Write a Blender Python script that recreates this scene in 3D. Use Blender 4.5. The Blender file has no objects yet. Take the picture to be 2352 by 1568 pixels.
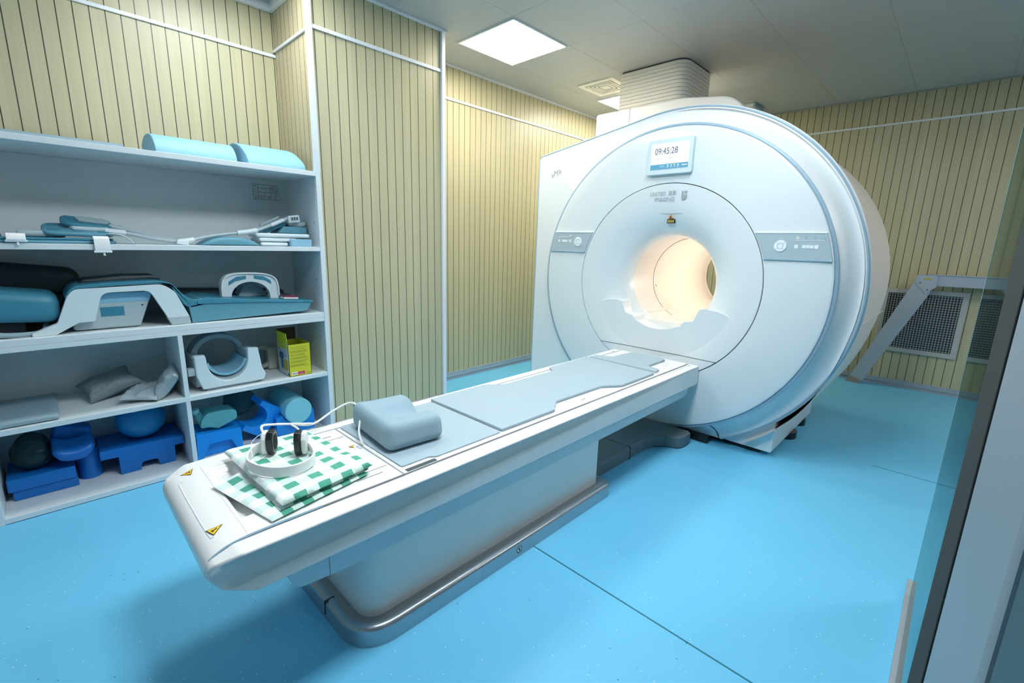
import bpy, bmesh, math, random
from mathutils import Vector, Matrix, noise
random.seed(7)
PI = math.pi
S = bpy.context.scene
C = S.collection

# ------------------------------------------------------------------ camera
cam_d = bpy.data.cameras.new('camera'); cam = bpy.data.objects.new('camera', cam_d); C.objects.link(cam)
YAW, PITCH, ROLL = 0.768589, 0.211554, 0.0263483
fw = Vector((math.cos(YAW)*math.cos(PITCH), math.sin(YAW)*math.cos(PITCH), -math.sin(PITCH)))
rt = Vector((math.sin(YAW), -math.cos(YAW), 0)); up = rt.cross(fw)
c_, s_ = math.cos(ROLL), math.sin(ROLL)
rt, up = c_*rt + s_*up, -s_*rt + c_*up
mw = Matrix((rt, up, -fw)).transposed().to_4x4(); mw.translation = Vector((0, 0, 1.356))
cam.matrix_world = mw
cam_d.sensor_width = 36; cam_d.lens = 1051.1*36/2352; cam_d.clip_start = 0.01
S.camera = cam
# ------------------------------------------------------------------ world, exposure
W = bpy.data.worlds.new('world'); S.world = W; W.use_nodes = True
W.node_tree.nodes['Background'].inputs[0].default_value = (0.62, 0.8, 1.0, 1)
W.node_tree.nodes['Background'].inputs[1].default_value = 0.12
S.view_settings.view_transform = 'Standard'; S.view_settings.look = 'None'
S.view_settings.gamma = 1; S.view_settings.use_curve_mapping = False
S.view_settings.exposure = 1.45
# strengths of the ceiling panels (visible one, far one, unseen ones nearer, and fill panels added out of view)
L_NEUT = (1.0, 0.97, 0.93); L_COOL = (0.92, 0.975, 1.0); L_WARM = (1.0, 0.93, 0.80)
LAMPS = [
    (3.76, -1.90, 12.0, L_NEUT, 'added unseen ceiling fill panel beyond the glass screen beside the scanner', False),  # added out of view to brighten the scanner's right flank
    (-0.64, -0.66, 3.0, L_NEUT, 'added unseen ceiling fill panel behind the photographer', False),  # extra panel added behind the camera for overall fill
    (-1.90, 1.86, 2.5, L_COOL, 'added unseen ceiling fill panel at the far left behind the photographer', False), # weak fill, added unseen; fields: x0, y0, strength, colour, label
    (2.503, 2.487, 9.0, L_WARM, 'bright square ceiling light panel above the gap between wooden column wall and scanner', True),
    (4.40, 2.487, 13.0, L_WARM, 'ceiling light panel half hidden behind the ribbed duct above the scanner', True),
    (0.62, 0.60, 15.0, L_COOL, 'square ceiling light panel over the near end of the patient table', False),
    (1.88, 0.60, 8.5, L_COOL, 'square ceiling light panel in front of the scanner face', False),
    (0.62, 2.487, 8.0, L_COOL, 'square ceiling light panel right above the front of the shelf unit', False),
]
BORE_W = 15.0

# ------------------------------------------------------------------ materials
MATS = {}
def mat(name, col, rough=0.5, metal=0.0, vary=0.03, scale=6.0, bump=0.0, bscale=200.0, coat=0.0, emis=0, alpha=None):
    if name in MATS: return MATS[name]
    m = bpy.data.materials.new(name); m.use_nodes = True; nt = m.node_tree; b = nt.nodes['Principled BSDF']
    tc = nt.nodes.new('ShaderNodeTexCoord'); nz = nt.nodes.new('ShaderNodeTexNoise')
    nz.inputs['Scale'].default_value = scale; nz.inputs['Detail'].default_value = 3
    nt.links.new(tc.outputs['Object'], nz.inputs['Vector'])
    mx = nt.nodes.new('ShaderNodeMix'); mx.data_type = 'RGBA'
    mx.inputs[6].default_value = (*[max(0, c*(1-vary)) for c in col], 1); mx.inputs[7].default_value = (*[min(1, c*(1+vary)) for c in col], 1)
    nt.links.new(nz.outputs[0], mx.inputs[0]); nt.links.new(mx.outputs[2], b.inputs['Base Color'])
    b.inputs['Roughness'].default_value = rough; b.inputs['Metallic'].default_value = metal
    if coat: b.inputs['Coat Weight'].default_value = coat; b.inputs['Coat Roughness'].default_value = 0.06
    if bump:
        n2 = nt.nodes.new('ShaderNodeTexNoise'); n2.inputs['Scale'].default_value = bscale
        nt.links.new(tc.outputs['Object'], n2.inputs['Vector'])
        bp = nt.nodes.new('ShaderNodeBump'); bp.inputs['Strength'].default_value = bump; bp.inputs['Distance'].default_value = 0.002
        nt.links.new(n2.outputs[0], bp.inputs['Height']); nt.links.new(bp.outputs[0], b.inputs['Normal'])
    if emis:
        b.inputs['Emission Color'].default_value = (*col, 1); b.inputs['Emission Strength'].default_value = emis
    MATS[name] = m; return m
def MathN(nt, op, a, b=None, c=None):
    n = nt.nodes.new('ShaderNodeMath'); n.operation = op
    for i, v in enumerate((a, b, c)):
        if v is None: continue
        if isinstance(v, (int, float)): n.inputs[i].default_value = v
        else: nt.links.new(v, n.inputs[i])
    return n.outputs[0]
def MixC(nt, f, a, b):
    n = nt.nodes.new('ShaderNodeMix'); n.data_type = 'RGBA'
    for i, v in ((0, f), (6, a), (7, b)):
        if isinstance(v, (tuple, list)): n.inputs[i].default_value = (*v, 1)
        elif isinstance(v, (int, float)): n.inputs[i].default_value = v
        else: nt.links.new(v, n.inputs[i])
    return n.outputs[2]

def slat_mat(name, axis, off, pitch=0.067, col=(0.50, 0.465, 0.295)):
    m = bpy.data.materials.new(name); m.use_nodes = True; nt = m.node_tree; b = nt.nodes['Principled BSDF']
    tc = nt.nodes.new('ShaderNodeTexCoord'); sp = nt.nodes.new('ShaderNodeSeparateXYZ'); nt.links.new(tc.outputs['Object'], sp.inputs[0])
    a = sp.outputs['XYZ'.index(axis)]
    u = MathN(nt, 'DIVIDE', MathN(nt, 'SUBTRACT', a, off - 40*pitch - pitch/2), pitch)
    fr = MathN(nt, 'FRACT', u); fl = MathN(nt, 'FLOOR', u)
    d = MathN(nt, 'ABSOLUTE', MathN(nt, 'SUBTRACT', fr, 0.5))      # 0 at a groove
    groove = MathN(nt, 'LESS_THAN', d, 0.0050/pitch/2)
    wn = nt.nodes.new('ShaderNodeTexWhiteNoise'); wn.noise_dimensions = '1D'; nt.links.new(fl, wn.inputs['W'])
    mp = nt.nodes.new('ShaderNodeMapping'); mp.inputs['Scale'].default_value = (70, 70, 2.2); nt.links.new(tc.outputs['Object'], mp.inputs[0])
    nz = nt.nodes.new('ShaderNodeTexNoise'); nz.inputs['Scale'].default_value = 1.0; nz.inputs['Detail'].default_value = 6; nt.links.new(mp.outputs[0], nz.inputs['Vector'])
    k1 = MathN(nt, 'ADD', MathN(nt, 'MULTIPLY', nz.outputs[0], 0.8), MathN(nt, 'MULTIPLY', wn.outputs[0], 0.35))
    base = MixC(nt, k1, tuple(c*0.86 for c in col), tuple(c*1.12 for c in col))
    nt.links.new(MixC(nt, groove, base, (0.045, 0.04, 0.02)), b.inputs['Base Color'])
    b.inputs['Roughness'].default_value = 0.38
    bp = nt.nodes.new('ShaderNodeBump'); bp.inputs['Strength'].default_value = 0.6; bp.inputs['Distance'].default_value = 0.003
    nt.links.new(MathN(nt, 'SUBTRACT', 1.0, groove), bp.inputs['Height']); nt.links.new(bp.outputs[0], b.inputs['Normal'])
    return m
def floor_mat():
    m = bpy.data.materials.new('blue_vinyl'); m.use_nodes = True; nt = m.node_tree; b = nt.nodes['Principled BSDF']
    tc = nt.nodes.new('ShaderNodeTexCoord'); o = tc.outputs['Object']
    n1 = nt.nodes.new('ShaderNodeTexNoise'); n1.inputs['Scale'].default_value = 1.6; n1.inputs['Detail'].default_value = 5; nt.links.new(o, n1.inputs['Vector'])
    n2 = nt.nodes.new('ShaderNodeTexNoise'); n2.inputs['Scale'].default_value = 160; n2.inputs['Detail'].default_value = 2; nt.links.new(o, n2.inputs['Vector'])
    base = MixC(nt, n1.outputs[0], (0.14, 0.52, 0.80), (0.20, 0.61, 0.88))
    base = MixC(nt, MathN(nt, 'MULTIPLY', n2.outputs[0], 0.35), base, (0.07, 0.45, 0.72))
    def specks(scale, thr, keep, colr, base):
        v = nt.nodes.new('ShaderNodeTexVoronoi'); v.inputs['Scale'].default_value = scale; nt.links.new(o, v.inputs['Vector'])
        sc = nt.nodes.new('ShaderNodeSeparateColor'); nt.links.new(v.outputs['Color'], sc.inputs[0])
        f = MathN(nt, 'MULTIPLY', MathN(nt, 'LESS_THAN', v.outputs['Distance'], thr), MathN(nt, 'GREATER_THAN', sc.outputs[0], keep))
        return MixC(nt, f, base, colr)
    base = specks(38, 0.075, 0.45, (0.62, 0.86, 0.95), base)
    base = specks(70, 0.10, 0.7, (0.35, 0.72, 0.9), base)
    base = specks(7, 0.022, 0.5, (0.01, 0.06, 0.10), base)
    base = specks(24, 0.06, 0.8, (0.02, 0.16, 0.26), base)
    nt.links.new(base, b.inputs['Base Color']); b.inputs['Roughness'].default_value = 0.42
    b.inputs['Specular IOR Level'].default_value = 0.35
    return m
def ceil_mat():
    m = bpy.data.materials.new('ceiling_tiles'); m.use_nodes = True; nt = m.node_tree; b = nt.nodes['Principled BSDF']
    tc = nt.nodes.new('ShaderNodeTexCoord'); sp = nt.nodes.new('ShaderNodeSeparateXYZ'); nt.links.new(tc.outputs['Object'], sp.inputs[0])
    fs = []
    for i, off in ((0, 2.487), (1, 2.473)):
        u = MathN(nt, 'DIVIDE', MathN(nt, 'SUBTRACT', sp.outputs[i], off - 40*TP - TP/2), TP)
        fs.append(MathN(nt, 'ABSOLUTE', MathN(nt, 'SUBTRACT', MathN(nt, 'FRACT', u), 0.5)))
    d = MathN(nt, 'MINIMUM', fs[0], fs[1])
    line = MathN(nt, 'LESS_THAN', d, 0.0022/TP)
    nz = nt.nodes.new('ShaderNodeTexNoise'); nz.inputs['Scale'].default_value = 400; nt.links.new(tc.outputs['Object'], nz.inputs['Vector'])
    base = MixC(nt, nz.outputs[0], (0.47, 0.48, 0.47), (0.53, 0.54, 0.53))
    nt.links.new(MixC(nt, MathN(nt, 'MULTIPLY', line, 0.75), base, (0.36, 0.37, 0.37)), b.inputs['Base Color'])
    b.inputs['Roughness'].default_value = 0.45
    bp = nt.nodes.new('ShaderNodeBump'); bp.inputs['Strength'].default_value = 0.5; bp.inputs['Distance'].default_value = 0.004
    nt.links.new(MathN(nt, 'MULTIPLY', MathN(nt, 'MINIMUM', d, 0.012), 80.0), bp.inputs['Height']); nt.links.new(bp.outputs[0], b.inputs['Normal'])
    return m
def gingham():
    m = bpy.data.materials.new('green_gingham'); m.use_nodes = True; nt = m.node_tree; b = nt.nodes['Principled BSDF']
    uv = nt.nodes.new('ShaderNodeUVMap'); sp = nt.nodes.new('ShaderNodeSeparateXYZ'); nt.links.new(uv.outputs[0], sp.inputs[0])
    st = [MathN(nt, 'GREATER_THAN', MathN(nt, 'FRACT', MathN(nt, 'DIVIDE', sp.outputs[i], 0.072)), 0.5) for i in (0, 1)]
    s = MathN(nt, 'ADD', st[0], st[1])
    c1 = MixC(nt, MathN(nt, 'GREATER_THAN', s, 0.5), (0.86, 0.88, 0.88), (0.64, 0.80, 0.76))
    c2 = MixC(nt, MathN(nt, 'GREATER_THAN', s, 1.5), c1, (0.08, 0.36, 0.26))
    nt.links.new(c2, b.inputs['Base Color']); b.inputs['Roughness'].default_value = 0.9
    tc = nt.nodes.new('ShaderNodeTexCoord'); nz = nt.nodes.new('ShaderNodeTexNoise'); nz.inputs['Scale'].default_value = 700; nt.links.new(tc.outputs['Object'], nz.inputs['Vector'])
    bp = nt.nodes.new('ShaderNodeBump'); bp.inputs['Strength'].default_value = 0.2; bp.inputs['Distance'].default_value = 0.001
    nt.links.new(nz.outputs[0], bp.inputs['Height']); nt.links.new(bp.outputs[0], b.inputs['Normal'])
    return m
def glass_mat():
    m = bpy.data.materials.new('tinted_glass'); m.use_nodes = True; nt = m.node_tree
    for n in list(nt.nodes): nt.nodes.remove(n)
    out = nt.nodes.new('ShaderNodeOutputMaterial'); tr = nt.nodes.new('ShaderNodeBsdfTransparent'); gl = nt.nodes.new('ShaderNodeBsdfGlossy')
    tc = nt.nodes.new('ShaderNodeTexCoord'); nz = nt.nodes.new('ShaderNodeTexNoise'); nz.inputs['Scale'].default_value = 3; nt.links.new(tc.outputs['Object'], nz.inputs['Vector'])
    nt.links.new(MixC(nt, nz.outputs[0], (0.50, 0.60, 0.57), (0.54, 0.63, 0.60)), tr.inputs[0])
    gl.inputs['Color'].default_value = (0.62, 0.72, 0.70, 1); gl.inputs['Roughness'].default_value = 0.03
    fr = nt.nodes.new('ShaderNodeFresnel'); fr.inputs['IOR'].default_value = 1.5
    mx = nt.nodes.new('ShaderNodeMixShader'); nt.links.new(fr.outputs[0], mx.inputs[0]); nt.links.new(tr.outputs[0], mx.inputs[1]); nt.links.new(gl.outputs[0], mx.inputs[2])
    nt.links.new(mx.outputs[0], out.inputs[0]); return m
def film_mat(name, tint, mixf=0.35, col=(0.5, 0.65, 0.65)):
    """thin clear or milky plastic: partly see-through, partly glossy skin"""
    m = bpy.data.materials.new(name); m.use_nodes = True; nt = m.node_tree; b = nt.nodes['Principled BSDF']
    out = nt.nodes['Material Output']; tr = nt.nodes.new('ShaderNodeBsdfTransparent'); tr.inputs[0].default_value = (*tint, 1)
    tc = nt.nodes.new('ShaderNodeTexCoord'); nz = nt.nodes.new('ShaderNodeTexNoise'); nz.inputs['Scale'].default_value = 30; nt.links.new(tc.outputs['Object'], nz.inputs['Vector'])
    nt.links.new(MixC(nt, nz.outputs[0], tuple(c*0.9 for c in col), col), b.inputs['Base Color']); b.inputs['Roughness'].default_value = 0.15
    bp = nt.nodes.new('ShaderNodeBump'); bp.inputs['Strength'].default_value = 0.7; bp.inputs['Distance'].default_value = 0.01
    nt.links.new(nz.outputs[0], bp.inputs['Height']); nt.links.new(bp.outputs[0], b.inputs['Normal'])
    mx = nt.nodes.new('ShaderNodeMixShader'); mx.inputs[0].default_value = mixf
    nt.links.new(tr.outputs[0], mx.inputs[1]); nt.links.new(b.outputs[0], mx.inputs[2]); nt.links.new(mx.outputs[0], out.inputs[0]); return m
def emit_mat(name, col, s):
    m = bpy.data.materials.new(name); m.use_nodes = True; nt = m.node_tree
    for n in list(nt.nodes): nt.nodes.remove(n)
    out = nt.nodes.new('ShaderNodeOutputMaterial'); e = nt.nodes.new('ShaderNodeEmission')
    e.inputs[0].default_value = (*col, 1); e.inputs[1].default_value = s
    nt.links.new(e.outputs[0], out.inputs[0]); return m

TP = 0.627
M_SHELL = mat('scanner_white', (0.74, 0.81, 0.84), 0.22, coat=0.3, vary=0.01)
M_SHELL2 = mat('scanner_side_white', (0.76, 0.82, 0.85), 0.35, vary=0.01)
M_IVORY = mat('warm_ivory_shell', (0.92, 0.82, 0.75), 0.4, vary=0.02)
M_BORE = mat('bore_liner_white', (0.86, 0.82, 0.77), 0.35, vary=0.02)
M_TRIM = mat('grey_blue_trim', (0.30, 0.45, 0.56), 0.35, vary=0.03)
M_SEAM = mat('dark_seam', (0.05, 0.08, 0.09), 0.6)
M_LINE = mat('fine_grey_seam', (0.30, 0.33, 0.36), 0.6)
M_PANEL = mat('control_panel_grey', (0.42, 0.52, 0.58), 0.3, vary=0.02)
M_BTN = mat('button_white', (0.80, 0.88, 0.92), 0.4)
M_LOGO = mat('logo_grey', (0.33, 0.38, 0.41), 0.4)
M_TABLE = mat('table_white', (0.86, 0.86, 0.86), 0.28, vary=0.01, coat=0.2)
M_TSIDE = mat('table_side_white', (0.80, 0.81, 0.81), 0.35, vary=0.01)
M_CARR = mat('table_carriage_blue_grey', (0.60, 0.70, 0.76), 0.4, vary=0.02)
M_PED = mat('pedestal_white', (0.84, 0.83, 0.81), 0.35, vary=0.015)
M_METAL = mat('brushed_grey_plastic', (0.42, 0.45, 0.48), 0.3, metal=0.8, vary=0.04)
M_DARKM = mat('dark_dock_grey', (0.13, 0.17, 0.19), 0.45, vary=0.06)
M_BLACK = mat('black_plastic', (0.012, 0.016, 0.018), 0.25)
M_MAT = mat('blue_grey_mat', (0.35, 0.46, 0.53), 0.55, bump=0.15, bscale=600)
M_FOAM = mat('head_cushion_blue', (0.27, 0.40, 0.48), 0.6, bump=0.1, bscale=500)
M_SHELF = mat('white_laminate', (0.66, 0.73, 0.76), 0.45, vary=0.015, bump=0.1, bscale=90)
M_ALU = mat('white_aluminium_trim', (0.76, 0.80, 0.84), 0.35, vary=0.02)
M_BASEB = mat('grey_baseboard', (0.34, 0.42, 0.50), 0.4, vary=0.04)
M_YEL = mat('warning_yellow', (0.80, 0.52, 0.03), 0.5)
M_WHITE = mat('clean_white', (0.82, 0.84, 0.84), 0.5)
M_TEAL = mat('teal_fabric', (0.045, 0.23, 0.33), 0.45, vary=0.06)
M_TEAL2 = mat('light_teal_fabric', (0.11, 0.32, 0.42), 0.5, vary=0.06)
M_PALE = mat('pale_grey_plastic', (0.42, 0.52, 0.56), 0.4, vary=0.04)
M_COIL = mat('coil_white', (0.66, 0.76, 0.80), 0.35, vary=0.02)
M_DKPAD = mat('dark_slate_pad', (0.03, 0.05, 0.06), 0.5, vary=0.1)
M_LBLUE = mat('light_blue_foam', (0.24, 0.49, 0.64), 0.55, vary=0.04)
M_GREYP = mat('grey_vinyl_pad', (0.27, 0.38, 0.44), 0.5, vary=0.05)
M_PILG = mat('grey_pillow_cloth', (0.20, 0.25, 0.28), 0.75, vary=0.08, bump=0.3, bscale=60)
M_PILL = mat('pale_pillow_cloth', (0.36, 0.44, 0.48), 0.75, vary=0.06, bump=0.3, bscale=60)
M_BLUE = mat('deep_blue_plastic', (0.004, 0.145, 0.50), 0.4, vary=0.06)
M_BLUE2 = mat('bright_blue_plastic', (0.005, 0.26, 0.78), 0.4, vary=0.05)
M_WARMP = mat('duct_cream', (0.84, 0.82, 0.74), 0.45, vary=0.02)
G_FLOOR, G_CEIL, G_GING, G_GLASS = floor_mat(), ceil_mat(), gingham(), glass_mat()

# ------------------------------------------------------------------ mesh helpers
def smooth(me, ang=0.6):
    for p in me.polygons: p.use_smooth = True
    me.set_sharp_from_angle(angle=ang)
def link(name, bm, m, parent=None, ang=0.6, loc=None):
    bmesh.ops.recalc_face_normals(bm, faces=bm.faces)
    me = bpy.data.meshes.new(name)
    o = bpy.data.objects.new(name, me); C.objects.link(o)
    if parent is not None:
        w = Vector(parent.get('_w', (0, 0, 0))); bm.transform(Matrix.Translation(-w)); o.parent = parent; o['_w'] = tuple(w)
    elif loc is not None:
        w = Vector(loc); bm.transform(Matrix.Translation(-w)); o.location = w; o['_w'] = tuple(w)
    bm.to_mesh(me); bm.free()
    me.materials.append(m); smooth(me, ang)
    if ang < 1.0: o.modifiers.new('wn', 'WEIGHTED_NORMAL').keep_sharp = True
    return o
def thing(name, label, cat, loc, group=None):
    o = bpy.data.objects.new(name, None); C.objects.link(o); o.location = loc; o.empty_display_size = 0.05
    o['_w'] = tuple(loc); o['label'] = label; o['category'] = cat
    if group: o['group'] = group
    return o
def tag(o, label, cat, group=None):
    o['label'] = label; o['category'] = cat
    if group: o['group'] = group
    return o
def struct(name, bm, m, loc=None, ang=0.6):
    o = link(name, bm, m, None, ang, loc); o['kind'] = 'structure'; return o
def bev(bm, edges, w, seg=3):
    if w > 0 and edges: bmesh.ops.bevel(bm, geom=edges, offset=w, segments=seg, profile=0.5, affect='EDGES', clamp_overlap=True)
def sharp(bm, ang=0.5):
    return [e for e in bm.edges if len(e.link_faces) == 2 and e.calc_face_angle(0) > ang]
def box(x0, x1, y0, y1, z0, z1, r=0.0, seg=2, bm=None, rot=None):
    b = bmesh.new(); bmesh.ops.create_cube(b, size=1)
    for v in b.verts: v.co = Vector(((x0+x1)/2 + v.co.x*(x1-x0), (y0+y1)/2 + v.co.y*(y1-y0), (z0+z1)/2 + v.co.z*(z1-z0)))
    bev(b, list(b.edges), r, seg)
    if rot is not None:
        c = Vector(((x0+x1)/2, (y0+y1)/2, (z0+z1)/2)); b.transform(Matrix.Translation(c) @ rot.to_4x4() @ Matrix.Translation(-c))
    return merge(bm, b)
def merge(bm, b):
    if bm is None: return b
    me = bpy.data.meshes.new('tmp'); b.to_mesh(me); b.free(); bm.from_mesh(me); bpy.data.meshes.remove(me); return bm
def prism(pts, axis, a0, a1, r=0.0, seg=2, bm=None, side_r=None):
    """polygon in the two other axes, extruded along axis from a0 to a1"""
    b = bmesh.new()
    def P(p, a):
        return Vector((a, p[0], p[1])) if axis == 'x' else Vector((p[0], a, p[1])) if axis == 'y' else Vector((p[0], p[1], a))
    n = len(pts); lo = [b.verts.new(P(p, a0)) for p in pts]; hi = [b.verts.new(P(p, a1)) for p in pts]
    b.faces.new(lo); b.faces.new(hi[::-1])
    for i in range(n): b.faces.new((lo[i], lo[(i+1) % n], hi[(i+1) % n], hi[i]))
    bmesh.ops.recalc_face_normals(b, faces=b.faces)
    if r > 0:
        caps = [e for e in b.edges if (e.verts[0] in lo) == (e.verts[1] in lo)]
        if side_r is None: caps = sharp(b)
        bev(b, caps, r, seg)
    return merge(bm, b)
def roundpoly(pts, r, n=6):
    """rounds the corners of a 2D polygon; r one radius or a list"""
    out = []; N = len(pts); rs = r if isinstance(r, (list, tuple)) else [r]*N
    for i in range(N):
        p = Vector(pts[i]); a = Vector(pts[i-1]) - p; b = Vector(pts[(i+1) % N]) - p
        if rs[i] <= 0: out.append(tuple(p)); continue
        th = a.angle(b)/2; d = min(rs[i]/math.tan(th), a.length*0.49, b.length*0.49)
        p0 = p + a.normalized()*d; p1 = p + b.normalized()*d
        for k in range(n+1):
            t = k/n; out.append(tuple((1-t)**2*p0 + 2*t*(1-t)*p + t*t*p1))
    return out
def catmull(pts, n=8, closed=False):
    P = [Vector(p) for p in pts]; out = []; N = len(P)
    rng = range(N if closed else N-1)
    for i in rng:
        p0 = P[i-1] if (closed or i > 0) else P[0]*2-P[1]; p1 = P[i]; p2 = P[(i+1) % N]
        p3 = P[(i+2) % N] if (closed or i+2 < N) else P[-1]*2-P[-2]
        for k in range(n):
            t = k/n; out.append(0.5*((2*p1) + (p2-p0)*t + (2*p0-5*p1+4*p2-p3)*t*t + (3*p1-p0-3*p2+p3)*t**3))
    if not closed: out.append(P[-1])
    return out
def tube(path, r, seg=10, bm=None, closed=False, flat=None):
    """round tube along a 3D path; flat=(w,h,upvector) makes a ribbon section"""
    b = bmesh.new(); P = [Vector(p) for p in path]; N = len(P); rings = []
    prev = None
    for i, p in enumerate(P):
        t = (P[(i+1) % N] - P[i-1]) if closed else (P[min(i+1, N-1)] - P[max(i-1, 0)])
        t.normalize()
        ref = Vector(flat[2]) if flat else (prev if prev is not None else (Vector((0, 0, 1)) if abs(t.z) < 0.9 else Vector((1, 0, 0))))
        s = t.cross(ref); s.normalize(); u = s.cross(t); u.normalize(); prev = u
        rr = r(i/(N-1)) if callable(r) else r
        ring = []
        for k in range(seg):
            a = 2*PI*k/seg
            if flat:
                ex = 0.35; ca, sa = math.cos(a), math.sin(a)
                q = s*(math.copysign(abs(ca)**ex, ca)*flat[0]/2) + u*(math.copysign(abs(sa)**ex, sa)*flat[1]/2)
            else: q = s*(math.cos(a)*rr) + u*(math.sin(a)*rr)
            ring.append(b.verts.new(p + q))
        rings.append(ring)
    M = N if closed else N-1
    for i in range(M):
        A, B = rings[i], rings[(i+1) % N]
        for k in range(seg): b.faces.new((A[k], A[(k+1) % seg], B[(k+1) % seg], B[k]))
    if not closed: b.faces.new(rings[0][::-1]); b.faces.new(rings[-1])
    return merge(bm, b)
def lathe_x(prof, cy, cz, n=128, bm=None, closed=False):
    """profile (r, x) turned about the line parallel to x through (cy, cz)"""
    b = bmesh.new(); rings = []
    for r, x in prof:
        rings.append([b.verts.new((x, cy + r*math.cos(2*PI*k/n), cz + r*math.sin(2*PI*k/n))) for k in range(n)])
    for i in range(len(rings) - (0 if closed else 1)):
        A, B = rings[i], rings[(i+1) % len(rings)]
        for k in range(n): b.faces.new((A[k], A[(k+1) % n], B[(k+1) % n], B[k]))
    return merge(bm, b)
def lathe_z(prof, cx, cy, n=40, bm=None):
    b = bmesh.new(); rings = []
    for r, z in prof: rings.append([b.verts.new((cx + r*math.cos(2*PI*k/n), cy + r*math.sin(2*PI*k/n), z)) for k in range(n)])
    for A, B in zip(rings, rings[1:]):
        for k in range(n): b.faces.new((A[k], A[(k+1) % n], B[(k+1) % n], B[k]))
    if prof[0][0] > 1e-5: b.faces.new(rings[0][::-1])
    if prof[-1][0] > 1e-5: b.faces.new(rings[-1])
    bmesh.ops.remove_doubles(b, verts=b.verts, dist=1e-5)
    return merge(bm, b)
def soft(x0, x1, y0, y1, z0, z1, r, n=14, fn=None, bm=None, rot=None):
    """dense rounded box; fn(p, (u,v,w)) may displace, u v w in -1..1"""
    b = bmesh.new(); bmesh.ops.create_cube(b, size=2)
    bmesh.ops.subdivide_edges(b, edges=b.edges, cuts=n, use_grid_fill=True)
    h = Vector(((x1-x0)/2, (y1-y0)/2, (z1-z0)/2)); c = Vector(((x0+x1)/2, (y0+y1)/2, (z0+z1)/2))
    r = min(r, h.x, h.y, h.z)
    for v in b.verts:
        w = v.co.copy()
        # push grid lines toward the edges so the rounding is well sampled
        w = Vector([math.copysign(1-(1-abs(q))**1.4, q) for q in w])
        uvw = tuple(w)
        p = Vector((w.x*h.x, w.y*h.y, w.z*h.z)); q = Vector([max(-h[i]+r, min(h[i]-r, p[i])) for i in range(3)])
        d = p - q
        if d.length > 1e-9: p = q + d.normalized()*min(r, 1e9)
        p = p + c
        if fn: p = Vector(fn(p, uvw))
        v.co = p
    if rot is not None: b.transform(Matrix.Translation(c) @ rot.to_4x4() @ Matrix.Translation(-c))
    return merge(bm, b)
def clipz(bm, z, keep_above=True):
    g = bm.verts[:] + bm.edges[:] + bm.faces[:]
    bmesh.ops.bisect_plane(bm, geom=g, plane_co=(0, 0, z), plane_no=(0, 0, 1), clear_inner=keep_above, clear_outer=not keep_above)
    return bm
def text_bm(s, size, loc, xd, yd, align='LEFT', depth=0.0006, font_w=1.0, shear=0, lines=1.0, bold=0):
    cu = bpy.data.curves.new('txt', 'FONT'); cu.body = s; cu.size = size; cu.align_x = align; cu.align_y = 'CENTER'
    cu.extrude = depth; cu.offset = bold; cu.shear = shear; cu.resolution_u = 3; cu.space_line = lines
    to = bpy.data.objects.new('txt', cu); C.objects.link(to); bpy.context.view_layer.update()
    me = bpy.data.meshes.new_from_object(to.evaluated_get(bpy.context.evaluated_depsgraph_get()))
    bpy.data.objects.remove(to); bpy.data.curves.remove(cu)
    b = bmesh.new(); b.from_mesh(me); bpy.data.meshes.remove(me)
    X, Y = Vector(xd).normalized(), Vector(yd).normalized(); Z = X.cross(Y)
    mt = Matrix((X*font_w, Y, Z)).transposed().to_4x4(); mt.translation = Vector(loc); b.transform(mt); return b
def rotz(a): return Matrix.Rotation(a, 3, 'Z')
def rot(ax, deg): return Matrix.Rotation(math.radians(deg), 3, ax)
def ss(a, b, x):
    t = max(0.0, min(1.0, (x-a)/(b-a))); return t*t*(3-2*t)

ZC = 2.867
# ================================================================== THE ROOM
struct('floor', box(-2.2, 6.2, -1.8, 3.75, -0.06, 0.0), G_FLOOR)
struct('ceiling', box(-2.2, 6.2, -1.8, 3.75, ZC, ZC+0.05), G_CEIL)
struct('wall_recess', box(-2.2, 1.40, 3.60, 3.75, 0, ZC), slat_mat('slats_recess', 'X', 0.175))
struct('wall_column', box(1.332, 2.30, 3.03, 3.60, 0, ZC), slat_mat('slats_column', 'X', 1.350))
struct('wall_left', box(2.30, 6.2, 3.52, 3.75, 0, ZC), slat_mat('slats_left', 'X', 2.734))
struct('wall_right', box(6.08, 6.2, -1.8, 3.52, 0, ZC), slat_mat('slats_right', 'Y', 0.249, 0.0685))
struct('wall_behind', box(-2.3, -2.2, -1.8, 3.75, 0, ZC), mat('painted_wall', (0.36, 0.40, 0.42), 0.7))
struct('wall_near', box(-2.2, 6.2, -1.9, -1.8, 0, ZC), mat('painted_wall_near', (0.36, 0.40, 0.42), 0.7))
# recess return is slatted along y
struct('wall_recess_return', box(1.322, 1.332, 3.045, 3.60, 1.765, ZC), slat_mat('slats_return', 'Y', 3.06, 0.067, (0.50, 0.43, 0.27)))
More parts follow.
